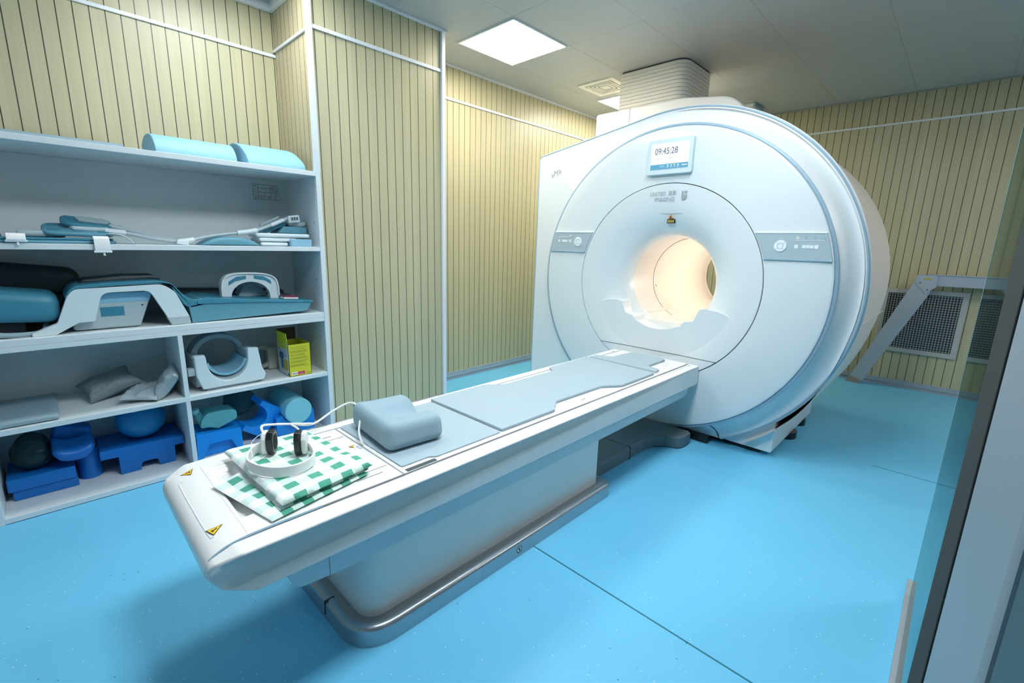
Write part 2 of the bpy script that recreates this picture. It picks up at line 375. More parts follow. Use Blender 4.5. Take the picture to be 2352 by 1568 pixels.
# horizontal aluminium strips at 2.59 m
struct('trim_1', box(-2.2, 1.322, 3.588, 3.60, 2.545, 2.565, 0.002), M_ALU)
struct('trim_2', box(1.310, 1.322, 3.05, 3.60, 2.575, 2.592, 0.002), M_ALU)
struct('trim_3', box(1.332, 2.30, 3.018, 3.03, 2.583, 2.605, 0.002), M_ALU)
struct('trim_4', box(2.30, 6.08, 3.508, 3.52, 2.583, 2.603, 0.002), M_ALU)
struct('trim_5', box(6.068, 6.08, -1.8, 3.508, 2.588, 2.606, 0.002), M_ALU)
struct('trim_6', box(2.288, 2.318, 3.006, 3.036, 0, ZC, 0.003), M_ALU)      # white corner profile of the column
struct('trim_7', box(1.332, 2.335, 3.0, 3.03, ZC-0.012, ZC-0.0005, 0.002), M_ALU)
struct('trim_8', box(2.318, 6.08, 3.49, 3.52, ZC-0.012, ZC-0.0005, 0.002), M_ALU)
struct('trim_9', box(-2.2, 1.322, 3.565, 3.60, ZC-0.05, ZC-0.0005, 0.002), M_ALU)
struct('trim_10', box(1.295, 1.322, 3.05, 3.565, ZC-0.05, ZC-0.0005, 0.002), M_ALU)
struct('trim_11', box(6.05, 6.08, -1.8, 3.49, ZC-0.012, ZC-0.0005, 0.002), mat('shadow_gap_trim', (0.35, 0.37, 0.36), 0.5))
def baseboard(name, x0, x1, y0, y1, ax):
    b = box(x0, x1, y0, y1, 0.0, 0.075, 0.002)
    if ax == 'y-':  # ribs on the room side
        box(x0, x1, y0-0.006, y0+0.002, 0.028, 0.044, 0.002, bm=b); box(x0, x1, y0-0.010, y0+0.002, 0.0, 0.008, 0.001, bm=b)
    else:
        box(x0-0.006, x0+0.002, y0, y1, 0.028, 0.044, 0.002, bm=b); box(x0-0.010, x0+0.002, y0, y1, 0.0, 0.008, 0.001, bm=b)
    struct(name, b, M_BASEB)
baseboard('baseboard_left', 2.30, 6.07, 3.505, 3.52, 'y-')
baseboard('baseboard_column', 1.34, 2.288, 3.015, 3.03, 'y-')
baseboard('baseboard_right', 6.068, 6.08, -1.8, 3.50, 'x-')
# welded seams in the vinyl
b = box(1.418, 1.424, -1.8, 3.01, -0.001, 0.0012); box(3.63, 3.634, -1.8, 0.22, -0.001, 0.0012, bm=b)
struct('floor_seam', b, mat('seam_blue', (0.01, 0.16, 0.26), 0.5)).name = 'trim_12'

# ================================================================== CEILING FITTINGS
def lamp(x0, y0, st, col, label, seen):
    x1, y1 = x0+0.605, y0+0.605
    t = thing('ceiling_light', label, 'ceiling light', ((x0+x1)/2, (y0+y1)/2, ZC), 'square light panels in the ceiling')
    b = bmesh.new()
    for q in ((x0, x1, y0, y0+0.012), (x0, x1, y1-0.012, y1), (x0, x0+0.012, y0+0.012, y1-0.012), (x1-0.012, x1, y0+0.012, y1-0.012)):
        box(*q, ZC-0.010, ZC, 0.002, bm=b)
    link('frame', b, M_ALU, t)
    link('diffuser', box(x0+0.012, x1-0.012, y0+0.012, y1-0.012, ZC-0.007, ZC-0.0008), emit_mat('panel_light', col, st), t)
for a in LAMPS: lamp(*a)

t = thing('air_diffuser', 'cream square louvred air vent in the ceiling beside the ribbed duct', 'ceiling vent', (4.09, 2.78, ZC))
x0, x1, y0, y1 = 3.895, 4.285, 2.585, 2.975
b = bmesh.new()
def sqring(b, c, h, w, z0, z1, slope=0.0):
    for s in (-1, 1):
        box(c[0]-h, c[0]+h, c[1]+s*h-(w if s > 0 else 0), c[1]+s*h+(w if s < 0 else 0), z0, z1, 0.001, 1, bm=b)
        box(c[0]+s*h-(w if s > 0 else 0), c[0]+s*h+(w if s < 0 else 0), c[1]-h+w, c[1]+h-w, z0, z1, 0.001, 1, bm=b)
sqring(b, (4.09, 2.78), 0.195, 0.05, ZC-0.012, ZC)
link('frame', b, M_WARMP, t)
link('recess', box(3.945, 4.235, 2.635, 2.925, ZC-0.004, ZC-0.001), M_SEAM, t)
for i in range(4):
    b = bmesh.new(); sqring(b, (4.09, 2.78), 0.132-i*0.030, 0.013, ZC-0.014, ZC-0.006); link('louvre', b, M_WARMP, t)
link('centre_plate', box(4.065, 4.115, 2.755, 2.805, ZC-0.014, ZC-0.006, 0.002), M_WARMP, t)

t = thing('ceiling_sensor_box', 'small white box on the ceiling peeping over the scanner rim', 'box', (5.6, 1.95, ZC))
link('housing', box(5.5, 5.75, 1.87, 2.03, ZC-0.05, ZC, 0.006), M_WHITE, t)
link('end_cap', box(5.49, 5.76, 1.845, 1.87, ZC-0.045, ZC-0.002, 0.003), M_TRIM, t)

# ================================================================== SCANNER
GY, GZ = 1.535, 1.108
sc = thing('mri_scanner', 'huge white ring-shaped scanner with a lit round bore and clock screen', 'scanner', (3.6, GY, 0))
def fx(r):      # front surface x at radius r
    pts = [(0.327, 3.285), (0.338, 3.235), (0.36, 3.19), (0.40, 3.15), (0.46, 3.118), (0.53, 3.098), (0.60, 3.088), (0.675, 3.082), (0.85, 3.078), (1.03, 3.080)]
    for (a, xa), (c, xc) in zip(pts, pts[1:]):
        if r <= c: t = (r-a)/(c-a); return xa + (xc-xa)*t
    return pts[-1][1]
prof = [tuple(p) for p in catmull([(0.327, 3.30), (0.3275, 3.275), (0.340, 3.225), (0.365, 3.182), (0.41, 3.145), (0.47, 3.115), (0.54, 3.097), (0.61, 3.088), (0.670, 3.083)], 6)]
def fx(r):
    q = prof
    for a, c in zip(q, q[1:]):
        if r <= c[0]: t = (r-a[0])/(max(1e-9, c[0]-a[0])); return a[1] + (c[1]-a[1])*t
    return 3.081
inner = lathe_x([(p[0], p[1]) for p in prof] + [(0.6725, 3.0855), (0.6725, 3.12)], GY, GZ, 160)
link('inner_cover', inner, M_SHELL, sc)
f = lathe_x([(0.6775, 3.12), (0.6775, 3.0855), (0.681, 3.083), (0.80, 3.0805), (0.95, 3.0805), (1.020, 3.083), (1.032, 3.088), (1.036, 3.098), (1.036, 3.16)], GY, GZ, 200)
clipz(f, 0.052)
front = link('front_cover', f, M_SHELL, sc)
link('seam', clipz(lathe_x([(0.66, 3.112), (0.69, 3.112)], GY, GZ, 160), 0.05), M_SEAM, sc)
f = lathe_x([(1.034, 3.100), (1.040, 3.094), (1.052, 3.097), (1.054, 3.112), (1.050, 3.122), (1.034, 3.122)], GY, GZ, 200, closed=True)
link('cover_rim', clipz(f, 0.05), M_TRIM, sc)
# chord seam
pts = []
for i in range(41):
    y = GY - 0.455 + 0.91*i/40; r = math.hypot(y-GY, 0.61-GZ)
    pts.append((min(fx(r), 3.098)-0.0005, y, 0.61))
link('chord_seam', tube(pts, 0.002, 6), M_SEAM, sc)
# second plate: outline
RP = 1.17; zc0 = 0.05
out = []
th0 = -math.asin((GZ-zc0)/RP)                    # right-bottom clip
for k in range(121):                              # from right-bottom (y small) over the top
    a = PI - th0 + 0; 
    ang = (PI - th0) - k*((PI-th0) - math.radians(76))/120   # angle measured from +y; sweep right side to top
    out.append((GY + RP*math.cos(ang), GZ + RP*math.sin(ang)))
tail = roundpoly([out[-1], (2.745, 2.075), (2.765, 0.05), (GY+0.4, 0.05)], [0, 0.035, 0.02, 0], 5)
arc = out
def densify(pts, d=0.05):
    o = []
    for a, b2 in zip(pts, pts[1:]):
        a, b2 = Vector(a), Vector(b2); n = max(1, int((b2-a).length/d))
        for k in range(n): o.append(tuple(a + (b2-a)*k/n))
    o.append(tuple(pts[-1])); return o
outline = arc + densify(tail[1:] + [(out[0][0]+0.01, 0.05)], 0.05)
def xout(y): return 3.125 + 0.075*(1-ss(1.35, 2.35, y))
b = bmesh.new(); rows = []
ST = [0, 0.04, 0.15, 0.35, 0.6, 0.8, 0.93, 1.0]
for (y, z) in outline:
    d = Vector((y-GY, z-GZ)); L = d.length; u = d/L
    ri = 1.045; p0 = Vector((GY, GZ)) + u*ri
    if p0.y < 0.05: k = (GZ-0.05)/max(1e-6, -u.y); p0 = Vector((GY, GZ)) + u*min(ri, k, L*0.995)
    xo = xout(y); row = []
    for t in ST:
        q = p0.lerp(Vector((y, z)), t)
        x = 3.112 + (xo-3.112)*(math.sin(t*PI/2))
        x += 0.016*math.sin(PI*t)*(1-ss(1.2, 2.2, y))
        row.append(b.verts.new((x, q.x, q.y)))
    row.append(b.verts.new((xo+0.05, y, z)))
    rows.append(row)
for A, B in zip(rows, rows[1:]):
    for k in range(len(A)-1):
        try: b.faces.new((A[k], A[k+1], B[k+1], B[k]))
        except ValueError: pass
link('side_cover', b, M_SHELL2, sc, 0.5)
rim = [(xout(y)+0.004, y, z) for y, z in arc] + [(xout(y)+0.004, y, z) for y, z in densify(tail[1:8], 0.05)]
link('side_rim', tube(rim, 0.0065, 10), M_TRIM, sc)
rim2 = [(xout(y)+0.022, GY+(y-GY)*1.004, GZ+(z-GZ)*1.004) for y, z in arc]
link('side_rim', tube(rim2, 0.009, 8), M_SHELL2, sc)
# filled body behind the plate (left shoulder) and rear barrel
link('body', prism([(p[0], p[1]) for p in [(2.50, 0.06), (2.74, 0.06), (2.72, 2.06), (1.80, 2.24), (1.80, 2.15), (2.35, 1.9)]], 'x', 3.19, 4.3, 0.02), M_SHELL2, sc)
b = bmesh.new(); rings = []
for x, k in ((3.19, 1.0), (3.4, 1.0), (3.9, 1.0), (4.35, 1.0), (4.5, 0.99), (4.60, 0.965), (4.68, 0.92), (4.72, 0.85), (4.74, 0.7), (4.745, 0.40), (4.74, 0.283)):
    ring = []
    for j in range(128):
        a = 2*PI*j/128; R = 1.155 + 0.075*ss(0.2, 0.9, math.sin(-a))*ss(-0.2, 0.5, -math.cos(a))
        ring.append(b.verts.new((x, GY + R*k*math.cos(a), GZ + R*k*math.sin(a))))
    rings.append(ring)
for A, B in zip(rings, rings[1:]):
    for j in range(128): b.faces.new((A[j], A[(j+1) % 128], B[(j+1) % 128], B[j]))
clipz(b, 0.07)
link('rear_cover', b, M_IVORY, sc)
link('cover_seam', tube([(3.24, GY-1.145, 0.925), (4.45, GY-1.145, 0.925)], 0.003, 6), M_WHITE, sc)
# skirt foot
link('skirt', prism(roundpoly([(0.715, 0.035), (2.34, 0.035), (2.34, 0.4), (1.0, 0.4), (0.715, 0.30)], [0.015, 0, 0, 0, 0.01], 3), 'x', 3.245, 4.32, 0.03, 4), M_SHELL2, sc)
link('base', prism([(0.79, 0), (2.3, 0), (2.3, 0.05), (0.79, 0.05)], 'x', 3.28, 4.30, 0.005), M_BLACK, sc)
for fx_, fr_ in ((3.75, 0.09), (4.1, 0.07)): link('levelling_foot', lathe_z([(fr_, 0), (fr_, 0.05)], fx_, 0.77, 24), M_BLACK, sc)
b = box(3.15, 3.5, 1.10, 2.3, 0.0, 0.049, 0.005); link('base', b, M_BLACK, sc)
# bore
bl = lathe_x([(0.327, 3.298), (0.327, 4.70), (0.345, 4.76), (0.36, 4.745), (0.345, 3.298)], GY, GZ, 128, closed=True)
bore = link('bore_liner', bl, M_BORE, sc)
# joint line in the bore
link('bore_seam', tube([(3.62, GY+0.3255*math.cos(2*PI*k/96), GZ+0.3255*math.sin(2*PI*k/96)) for k in range(96)], 0.002, 6, closed=True), M_LINE, bore)
W_ = [(0.62, 0.872), (0.52, 0.917), (0.42, 0.950), (0.33, 0.955), (0.295, 0.945), (0.262, 0.862), (0.20, 0.850), (0.185, 0.835), (0.172, 0.812)]
P = [(GY+p[0], p[1]) for p in W_] + [(GY+0.335*math.sin(a), GZ-0.335*math.cos(a)) for a in [0.50 - 1.0*k/16 for k in range(17)]] + [(GY-p[0], p[1]) for p in W_[::-1]]
P += [(GY-0.63*math.cos(a), GZ-0.63*math.sin(a)) for a in [0.5 + (PI-1.0)*k/20 for k in range(21)]]
link('table_guide', prism(P, 'x', 3.098, 3.34, 0.004, 2, side_r=1), M_SHELL, sc)
for s in (-1, 1):
    link('bore_rail', prism([(GY+s*0.190, 0.838), (GY+s*0.190, 0.855), (GY+s*0.205, 0.864), (GY+s*0.222, 0.864), (GY+s*0.222, 0.838)], 'x', 3.34, 4.7, 0.002), M_BORE, bore)
link('bore_platform', box(3.24, 4.72, GY-0.150, GY+0.150, 0.772, 0.810), M_BORE, bore)
link('laser_hole', lathe_x([(0.0005, 0), (0.005, 0), (0.005, 0.003)], 0, 0, 12), M_SEAM, bore).location = Vector((0, 0, 0))
o = [c for c in bore.children if c.name.startswith('laser_hole')][0]; o.data.transform(Matrix.Translation(Vector((3.66, GY+0.318, 1.035)) ))
# housing above and ribbed duct
sc_top = prism(roundpoly([(2.53, 1.9), (2.53, 2.475), (1.75, 2.475), (1.36, 2.42), (1.22, 2.25), (1.2, 1.9)], [0, 0.03, 0.15, 0.25, 0.1, 0], 6), 'x', 3.60, 4.72, 0.02, 3)
top = link('top_housing', sc_top, mat('housing_white', (0.80, 0.79, 0.77), 0.4, vary=0.01), sc)
link('housing_seam', box(3.5985, 3.603, 2.19, 2.194, 2.0, 2.47), M_LINE, top)
dt = thing('ribbed_duct', 'cream ribbed rectangular duct cover rising from the scanner to the ceiling', 'duct', (4.15, 2.185, 2.475))
b = bmesh.new(); rp = roundpoly([(3.875, 1.875), (4.43, 1.875), (4.43, 2.495), (3.875, 2.495)], [0.11, 0.10, 0.09, 0.05], 10)
zs = []; nr = 13; h = (ZC - 0.012 - 2.476)/nr
for i in range(nr):
    z = 2.476 + i*h
    zs += [(z, 0.0075), (z+0.002, 0.0), (z+h*0.5, -0.001), (z+h-0.002, 0.0)]
zs.append((ZC-0.012, 0.0055))
cen = Vector((4.15, 2.185)); rings = []
for z, ins in zs:
    rings.append([b.verts.new((p[0] + (cen.x-p[0])*ins/0.28, p[1] + (cen.y-p[1])*ins/0.28, z)) for p in rp])
n = len(rp)
for A, B in zip(rings, rings[1:]):
    for k in range(n): b.faces.new((A[k], A[(k+1) % n], B[(k+1) % n], B[k]))
link('ribbed_cover', b, M_WARMP, dt, 0.35)
link('neck', prism([(cen.x+(p[0]-cen.x)*0.97, cen.y+(p[1]-cen.y)*0.97) for p in rp], 'z', 2.476, ZC), M_SEAM, dt)

# control panels between the circles, z 1.30..1.455
def cpanel(s):
    z0, z1 = 1.303, 1.453; P = []
    def edge(r, za, zb, n=8): return [(GY + s*math.sqrt(r*r-(za+(zb-za)*k/n-GZ)**2), za+(zb-za)*k/n) for k in range(n+1)]
    P = edge(0.684, z0, z1) + edge(1.026, z1, z0)
    p = link('control_panel', prism(P, 'x', 3.0745, 3.09, 0.0025, 2), M_PANEL, sc)
    # bevelled ledges above and below
    def ledge(z, m, hh):
        ya, yb = GY+s*math.sqrt(0.686**2-(z-GZ)**2), GY+s*math.sqrt(1.026**2-(z-GZ)**2)
        link('panel_edge', box(3.0715, 3.086, min(ya, yb), max(ya, yb), z-hh, z+hh, 0.002, 1), m, p)
    ledge(1.456, M_BTN, 0.004); ledge(1.302, M_TRIM, 0.005)
    return p
X = 3.0740
def btn(p, y, z, w=0.020, h=0.022):
    link('button', box(X-0.002, X+0.002, y-w/2, y+w/2, z-h/2, z+h/2, 0.0015, 2), M_BTN, p)
def dial(p, y, z, r):
    d = link('dial', lathe_x([(0.0003, X-0.004), (r*0.42, X-0.004), (r*0.44, X-0.0028), (r*0.48, X-0.0028), (r*0.5, X-0.004), (r*0.93, X-0.004), (r, X-0.002), (r, X+0.002)], y, z, 40), M_BTN, p)
    b = bmesh.new()
    for k in range(4):
        a = PI/4 + k*PI/2; c = Vector((X-0.0042, y + r*0.72*math.cos(a), z + r*0.72*math.sin(a)))
        box(c.x-0.0003, c.x+0.0003, c.y-r*0.24, c.y+r*0.24, c.z-0.0008, c.z+0.0008, bm=b, rot=Matrix.Rotation(a, 3, 'X'))
    tube([(X-0.0038, y + r*0.46*math.cos(2*PI*k/32), z + r*0.46*math.sin(2*PI*k/32)) for k in range(32)], 0.0009, 5, bm=b, closed=True)
    link('dial_mark', b, M_TRIM, d)
pR = cpanel(-1)
dial(pR, 0.795, 1.380, 0.034)
for y in (0.713, 0.612): btn(pR, y, 1.378)
for y in (0.668, 0.648, 0.628 + 0.0): btn(pR, y + 0.006, 1.378, 0.019, 0.018)
link('indicator_line', box(X-0.001, X+0.001, 0.578, 0.720, 1.4125, 1.4150), M_WHITE, pR)
link('indicator', lathe_x([(0.003, X-0.0008), (0.008, X-0.0012), (0.008, X+0.001)], 0.712, 1.428, 20), M_WHITE, pR)
for y in (0.668, 0.622, 0.577): link('indicator', lathe_x([(0.003, X-0.0005), (0.0062, X-0.0008), (0.0062, X+0.001)], y, 1.427, 16), M_TRIM, pR)
pL = cpanel(1)
dial(pL, 2.262, 1.381, 0.036)
btn(pL, 2.452, 1.385, 0.02, 0.02); btn(pL, 2.342, 1.385, 0.02, 0.02); btn(pL, 2.397, 1.385, 0.056, 0.018)
link('indicator_line', box(X-0.001, X+0.001, 2.335, 2.460, 1.4145, 1.4180), M_WHITE, pL)
link('indicator', lathe_x([(0.003, X-0.0008), (0.008, X-0.0012), (0.008, X+0.001)], 2.338, 1.428, 20), M_WHITE, pL)

# screen
scr_rot = Matrix.Rotation(math.radians(-4), 3, 'Y')
f = prism(roundpoly([(1.372, 1.838), (1.690, 1.838), (1.690, 2.066), (1.372, 2.066)], 0.016, 5), 'x', 3.052, 3.086, 0.004, 2)
scr = link('display', f, mat('display_frame', (0.62, 0.74, 0.80), 0.35), sc)
link('screen', box(3.0505, 3.053, 1.398, 1.664, 1.872, 2.036), emit_mat('screen_white', (0.92, 0.97, 1.0), 0.40), scr)
link('screen_bar', box(3.0498, 3.0508, 1.398, 1.664, 1.872, 1.904), emit_mat('screen_blue', (0.16, 0.50, 0.75), 0.34), scr)
NY, PZ = (0, -1, 0), (0, 0, 1)
M_DIG = mat('screen_digits', (0.10, 0.13, 0.22), 0.5); M_FAINT = mat('screen_faint', (0.55, 0.6, 0.65), 0.5)
link('clock_digits', text_bm('09:45:28', 0.058, (3.0498, 1.638, 1.985), NY, PZ, depth=0.0003, font_w=0.82), M_DIG, scr)
link('date_line', text_bm('2021/11/11 THU', 0.018, (3.0500, 1.628, 1.940), NY, PZ, depth=0.0001, font_w=1.0), M_FAINT, scr)
link('status_text', text_bm('111.5', 0.020, (3.0494, 1.598, 1.890), NY, PZ, depth=0.0002, font_w=0.8), M_WHITE, scr)
b = bmesh.new()
for k in range(4): box(3.0490, 3.0497, 1.532-k*0.024, 1.542-k*0.024, 1.889, 1.898, 0.0002, 1, bm=b); box(3.0490, 3.0497, 1.531-k*0.024, 1.543-k*0.024, 1.881, 1.884, bm=b)
box(3.0490, 3.0497, 1.405, 1.44, 1.886, 1.892, bm=b)
link('screen_icons', b, M_WHITE, scr)

# lettering
link('logo_text', text_bm('UNITED', 0.036, (3.0856, 1.668, 1.715), NY, PZ, bold=0.0, depth=0.0004, font_w=0.92), M_LOGO, sc)
link('logo_text', text_bm('联影', 0.036, (3.0862, 1.532, 1.715), NY, PZ, bold=0.0, depth=0.0004, font_w=0.86), M_LOGO, sc)
link('logo_text', text_bm('IMAGING', 0.036, (3.0882, 1.632, 1.678), NY, PZ, bold=0.0, depth=0.0004, font_w=0.98), M_LOGO, sc)
b = prism(roundpoly([(1.437, 1.727), (1.422, 1.727), (1.422, 1.668), (1.437, 1.678)], [0.003, 0, 0, 0.008], 3), 'x', 3.0858, 3.091)
prism([(1.418, 1.727), (1.398, 1.727), (1.398, 1.708), (1.418, 1.708)], 'x', 3.0858, 3.091, bm=b)
prism(roundpoly([(1.418, 1.703), (1.398, 1.703), (1.400, 1.680), (1.418, 1.668)], [0, 0, 0.008, 0], 3), 'x', 3.0858, 3.091, bm=b)
link('logo_emblem', b, M_LOGO, sc)
link('model_text', text_bm('u', 0.058, (3.1213, 2.605, 1.919), NY, PZ, depth=0.0008, font_w=0.8), M_LOGO, sc)
link('model_text', text_bm('MR', 0.066, (3.1212, 2.581, 1.931), NY, PZ, depth=0.0008, font_w=0.9), M_LOGO, sc)
# lip under the logo with laser window, labels
pts = []
for k in range(25):
    t = k/24; y = 1.690 - 0.36*t; pts.append((fx(math.hypot(y-GY, 1.585-GZ)) + 0.004, y, 1.589 - 0.004*math.sin(PI*t)))
link('lip', tube(pts, lambda t: 0.0005 + 0.0065*math.sin(PI*t)**1.5, 8), M_PANEL, sc)
xl = fx(0.44)
b = prism([(1.528, 1.552), (1.497, 1.552), (1.5125, 1.578)], 'x', xl-0.016, xl+0.012)
w1 = link('warning_triangle', b, mat('warning_orange', (0.62, 0.22, 0.06), 0.5), sc)
b = box(xl-0.006, xl+0.012, 1.484, 1.541, 1.520, 1.548, 0.001, 1); lb = link('warning_plate', b, M_BLACK, sc)
link('plate_face', box(xl-0.007, xl-0.005, 1.489, 1.536, 1.525, 1.543), mat('label_ochre', (0.40, 0.28, 0.05), 0.5), lb)
link('triangle_mark', prism([(1.519, 1.556), (1.506, 1.556), (1.5125, 1.569)], 'x', xl-0.0166, xl-0.015), M_BLACK, w1)
for a in (0.9, 3.4, 5.9, 2.2):
    r = 0.635; link('cover_cap', lathe_x([(0.0005, fx(r)-0.002), (0.006, fx(r)-0.001), (0.007, fx(r)+0.004)], GY+r*math.cos(a), GZ+r*math.sin(a), 16), M_SHELL, sc)
# dark dock plinth between pedestal and scanner
dk = [(2.090, 1.355), (2.70, 1.355), (2.80, 1.34), (2.87, 1.29), (2.915, 1.20), (2.96, 1.185), (3.060, 1.185), (3.085, 1.21), (3.085, 1.86), (2.96, 1.87), (2.87, 1.75), (2.80, 1.70), (2.090, 1.69)]
dkt = thing('dock_plinth', 'dark grey floor plinth linking the table pedestal to the scanner', 'plinth', (2.5, 1.5, 0))
dock = link('plinth_body', prism(roundpoly(dk, [0, 0.03, 0.03, 0.03, 0.02, 0.015, 0.02, 0.02, 0.02, 0.02, 0.03, 0.03, 0], 4), 'z', 0.0, 0.085, 0.012, 3, side_r=1), M_DARKM, dkt)
b = box(2.528, 2.532, 1.352, 1.69, 0.0, 0.0865)
link('plinth_joint', b, M_SEAM, dock)
link('plinth_joint', box(2.128, 2.132, 1.352, 1.69, 0.0, 0.0865), M_SEAM, dock)
# bore lighting: a light ring built in near the far end of the bore
ringm = emit_mat('bore_light', (1.0, 0.84, 0.68), BORE_W)
link('bore_light', box(3.75, 4.62, GY-0.3215, GY-0.3185, GZ+0.02, GZ+0.05), ringm, bore)

# ================================================================== PATIENT TABLE
TY = 1.512; TZ = 0.575
tb = thing('patient_table', 'long white patient table sliding on a pedestal toward the scanner bore', 'table', (1.4, TY, 0))
HW = 0.333
def rail(s):
    # side beam with a rounded nose; outline in x,z
    P = [(3.06, 0.442), (3.06, 0.572), (0.40, 0.573), (0.262, 0.570), (0.200, 0.547), (0.190, 0.512), (0.220, 0.474), (0.29, 0.450), (0.9, 0.444)]
    P = roundpoly(P, [0.02, 0.008, 0.1, 0.05, 0.03, 0.03, 0.03, 0.05, 0.1], 6)
    ya, yb = TY + s*(HW-0.071), TY + s*HW
    b = prism(P, 'y', min(ya, yb), max(ya, yb), 0.012, 5, side_r=1)
    for v in b.verts:
        if v.co.x < 0.32: v.co.y -= s*0.050*((0.32-v.co.x)/0.13)**2.2
    return b
for s in (-1, 1): link('side_rail', rail(s), M_TSIDE, tb)
# nose cap between the rails with carry recess
def nose():
    b = bmesh.new(); n = 40
    prof = [(0.80, 0.572)]
    xs = [0.70, 0.60, 0.50, 0.42, 0.36, 0.31, 0.28, 0.256, 0.236, 0.218, 0.204, 0.196, 0.192, 0.192, 0.198, 0.215, 0.26, 0.40, 0.80]
    zz = [0.574, 0.575, 0.575, 0.575, 0.575, 0.574, 0.572, 0.568, 0.562, 0.553, 0.540, 0.524, 0.506, 0.488, 0.470, 0.456, 0.448, 0.446, 0.446]
    rows = []
    for i in range(n+1):
        y = TY - 0.262 + 0.524*i/n; row = []
        for x, z in list(zip(xs, zz))[5:] + [(0.80, 0.55), (0.31, 0.55)]:
            row.append(b.verts.new((x, y, 0.575-(0.575-z)*0.80)))
        rows.append(row)
    for A, B in zip(rows, rows[1:]):
        for k in range(len(A)): b.faces.new((A[k], A[(k+1) % len(A)], B[(k+1) % len(A)], B[k]))
    b.faces.new(rows[0]); b.faces.new(rows[-1][::-1])
    return b
link('nose_cap', nose(), M_TABLE, tb)
# far-side flank of nose slightly wider
# top plate with a shallow grip scoop
b = bmesh.new(); NX, NYY = 96, 64; grid = []
for i in range(NX+1):
    row = []
    x = 0.300 + (0.785-0.300)*i/NX
    for j in range(NYY+1):
        y = TY - 0.262 + 0.524*j/NYY
        d = ss(0.295, 0.305, x)*ss(0.40 + 0.06*0, 0.375, x) if False else ss(0.304, 0.318, x)*(1-ss(0.372, 0.40, x))
        d *= ss(TY-0.165, TY-0.150, y)*(1-ss(TY+0.185, TY+0.215, y))
        z = 0.5758 - 0.020*d - 0.0012*(1-ss(0.30, 0.36, x))
        row.append(b.verts.new((x, y, z)))
    grid.append(row)
for i in range(NX):
    for j in range(NYY): b.faces.new((grid[i][j], grid[i+1][j], grid[i+1][j+1], grid[i][j+1]))
link('top_end_panel', b, M_TABLE, tb, 0.8)
bg = box(0.36, 0.80, TY-0.262, TY+0.262, 0.41, 0.555)
# long board under the mats
b = box(0.782, 3.05, TY-0.262, TY+0.262, 0.45, 0.5755, 0.003); board = link('tabletop', b, M_TABLE, tb)
for s in (-1, 1):
    link('groove_line', box(0.50, 3.03, TY+s*0.2615-0.0013, TY+s*0.2615+0.0013, 0.572, 0.5775), M_LINE, tb)
    link('groove_line', box(0.80, 3.0, TY+s*0.280-0.0008, TY+s*0.280+0.0008, 0.570, 0.5728), M_LINE, tb)
pts = [(0.50, TY-0.2615, 0.5755), (0.36, TY-0.2615, 0.5755), (0.30, TY-0.262, 0.574), (0.255, TY-0.262, 0.568), (0.222, TY-0.262, 0.556), (0.205, TY-0.262, 0.545)]
link('groove_line', tube(catmull(pts, 5), 0.0035, 6), M_TRIM, tb)
link('head_joint', box(0.779, 0.784, TY-0.262, TY+0.262, 0.56, 0.5775), M_LINE, tb)
# hand slots on the end panel
for s in (1, -1):
    b = box(0.640, 0.735, TY+s*0.200-0.0012, TY+s*0.200+0.0012, 0.574, 0.5776); box(0.68, 0.77, TY+s*0.165-0.0010, TY+s*0.165+0.0010, 0.574, 0.5774, bm=b)
    link('panel_mark', b, M_LINE, tb)
# nose front lip / handle groove
link('nose_grip', tube(catmull([(0.236, TY-0.19, 0.5644), (0.228, TY-0.18, 0.5610), (0.226, TY-0.1, 0.5600), (0.226, TY, 0.5600), (0.226, TY+0.1, 0.5600), (0.228, TY+0.19, 0.5610), (0.236, TY+0.20, 0.5644)], 6), 0.0022, 8), M_ALU, tb)
# carriage and pedestal
P = roundpoly([(0.375, 0.43), (0.40, 0.358), (0.55, 0.345), (2.98, 0.352), (3.03, 0.37), (3.05, 0.45), (0.375, 0.45)], [0, 0.04, 0.05, 0.02, 0.02, 0, 0], 4)
car = link('carriage', prism(P, 'y', TY-0.285, TY+0.285, 0.008, 2, side_r=1), M_CARR, tb)
link('carriage_seam', box(0.498, 0.501, TY-0.2855, TY-0.283, 0.345, 0.42), M_LINE, car)
link('stop_button', lathe_x([(0.0005, 0), (0.010, 0), (0.011, 0.004)], 0, 0, 20), mat('magenta_button', (0.35, 0.02, 0.12), 0.4), car)
o = [c for c in car.children if c.name.startswith('stop_button')][0]
o.data.transform(Matrix.Translation((2.88, TY-0.289, 0.405)) @ Matrix.Rotation(PI/2, 4, 'Z'))
ped = prism(roundpoly([(0.63, TY-0.243), (2.03, TY-0.243), (2.03, TY+0.243), (0.63, TY+0.243)], [0.085, 0.03, 0.03, 0.085], 10), 'z', 0.04, 0.36, 0.004, 2, side_r=1)
pd = link('pedestal', ped, M_PED, tb)
P0 = [(0.565, TY-0.312), (2.085, TY-0.312), (2.085, TY+0.312), (0.565, TY+0.312)]
ring = []; b = bmesh.new(); rings = []
for z, ins in ((0.0, 0.0), (0.055, 0.0), (0.066, 0.003), (0.073, 0.010), (0.076, 0.020), (0.074, 0.030), (0.066, 0.042), (0.062, 0.064)):
    rp = roundpoly([(P0[0][0]+ins, P0[0][1]+ins), (P0[1][0]-ins, P0[1][1]+ins), (P0[2][0]-ins, P0[2][1]-ins), (P0[3][0]+ins, P0[3][1]-ins)], [0.16-ins, 0.07, 0.07, 0.16-ins], 12)
    rings.append([b.verts.new((p[0], p[1], z)) for p in rp])
n = len(rings[0])
for A, B in zip(rings, rings[1:]):
    for k in range(n): b.faces.new((A[k], A[(k+1) % n], B[(k+1) % n], B[k]))
b.faces.new(rings[-1])
bt = link('base_trim', b, M_METAL, tb)
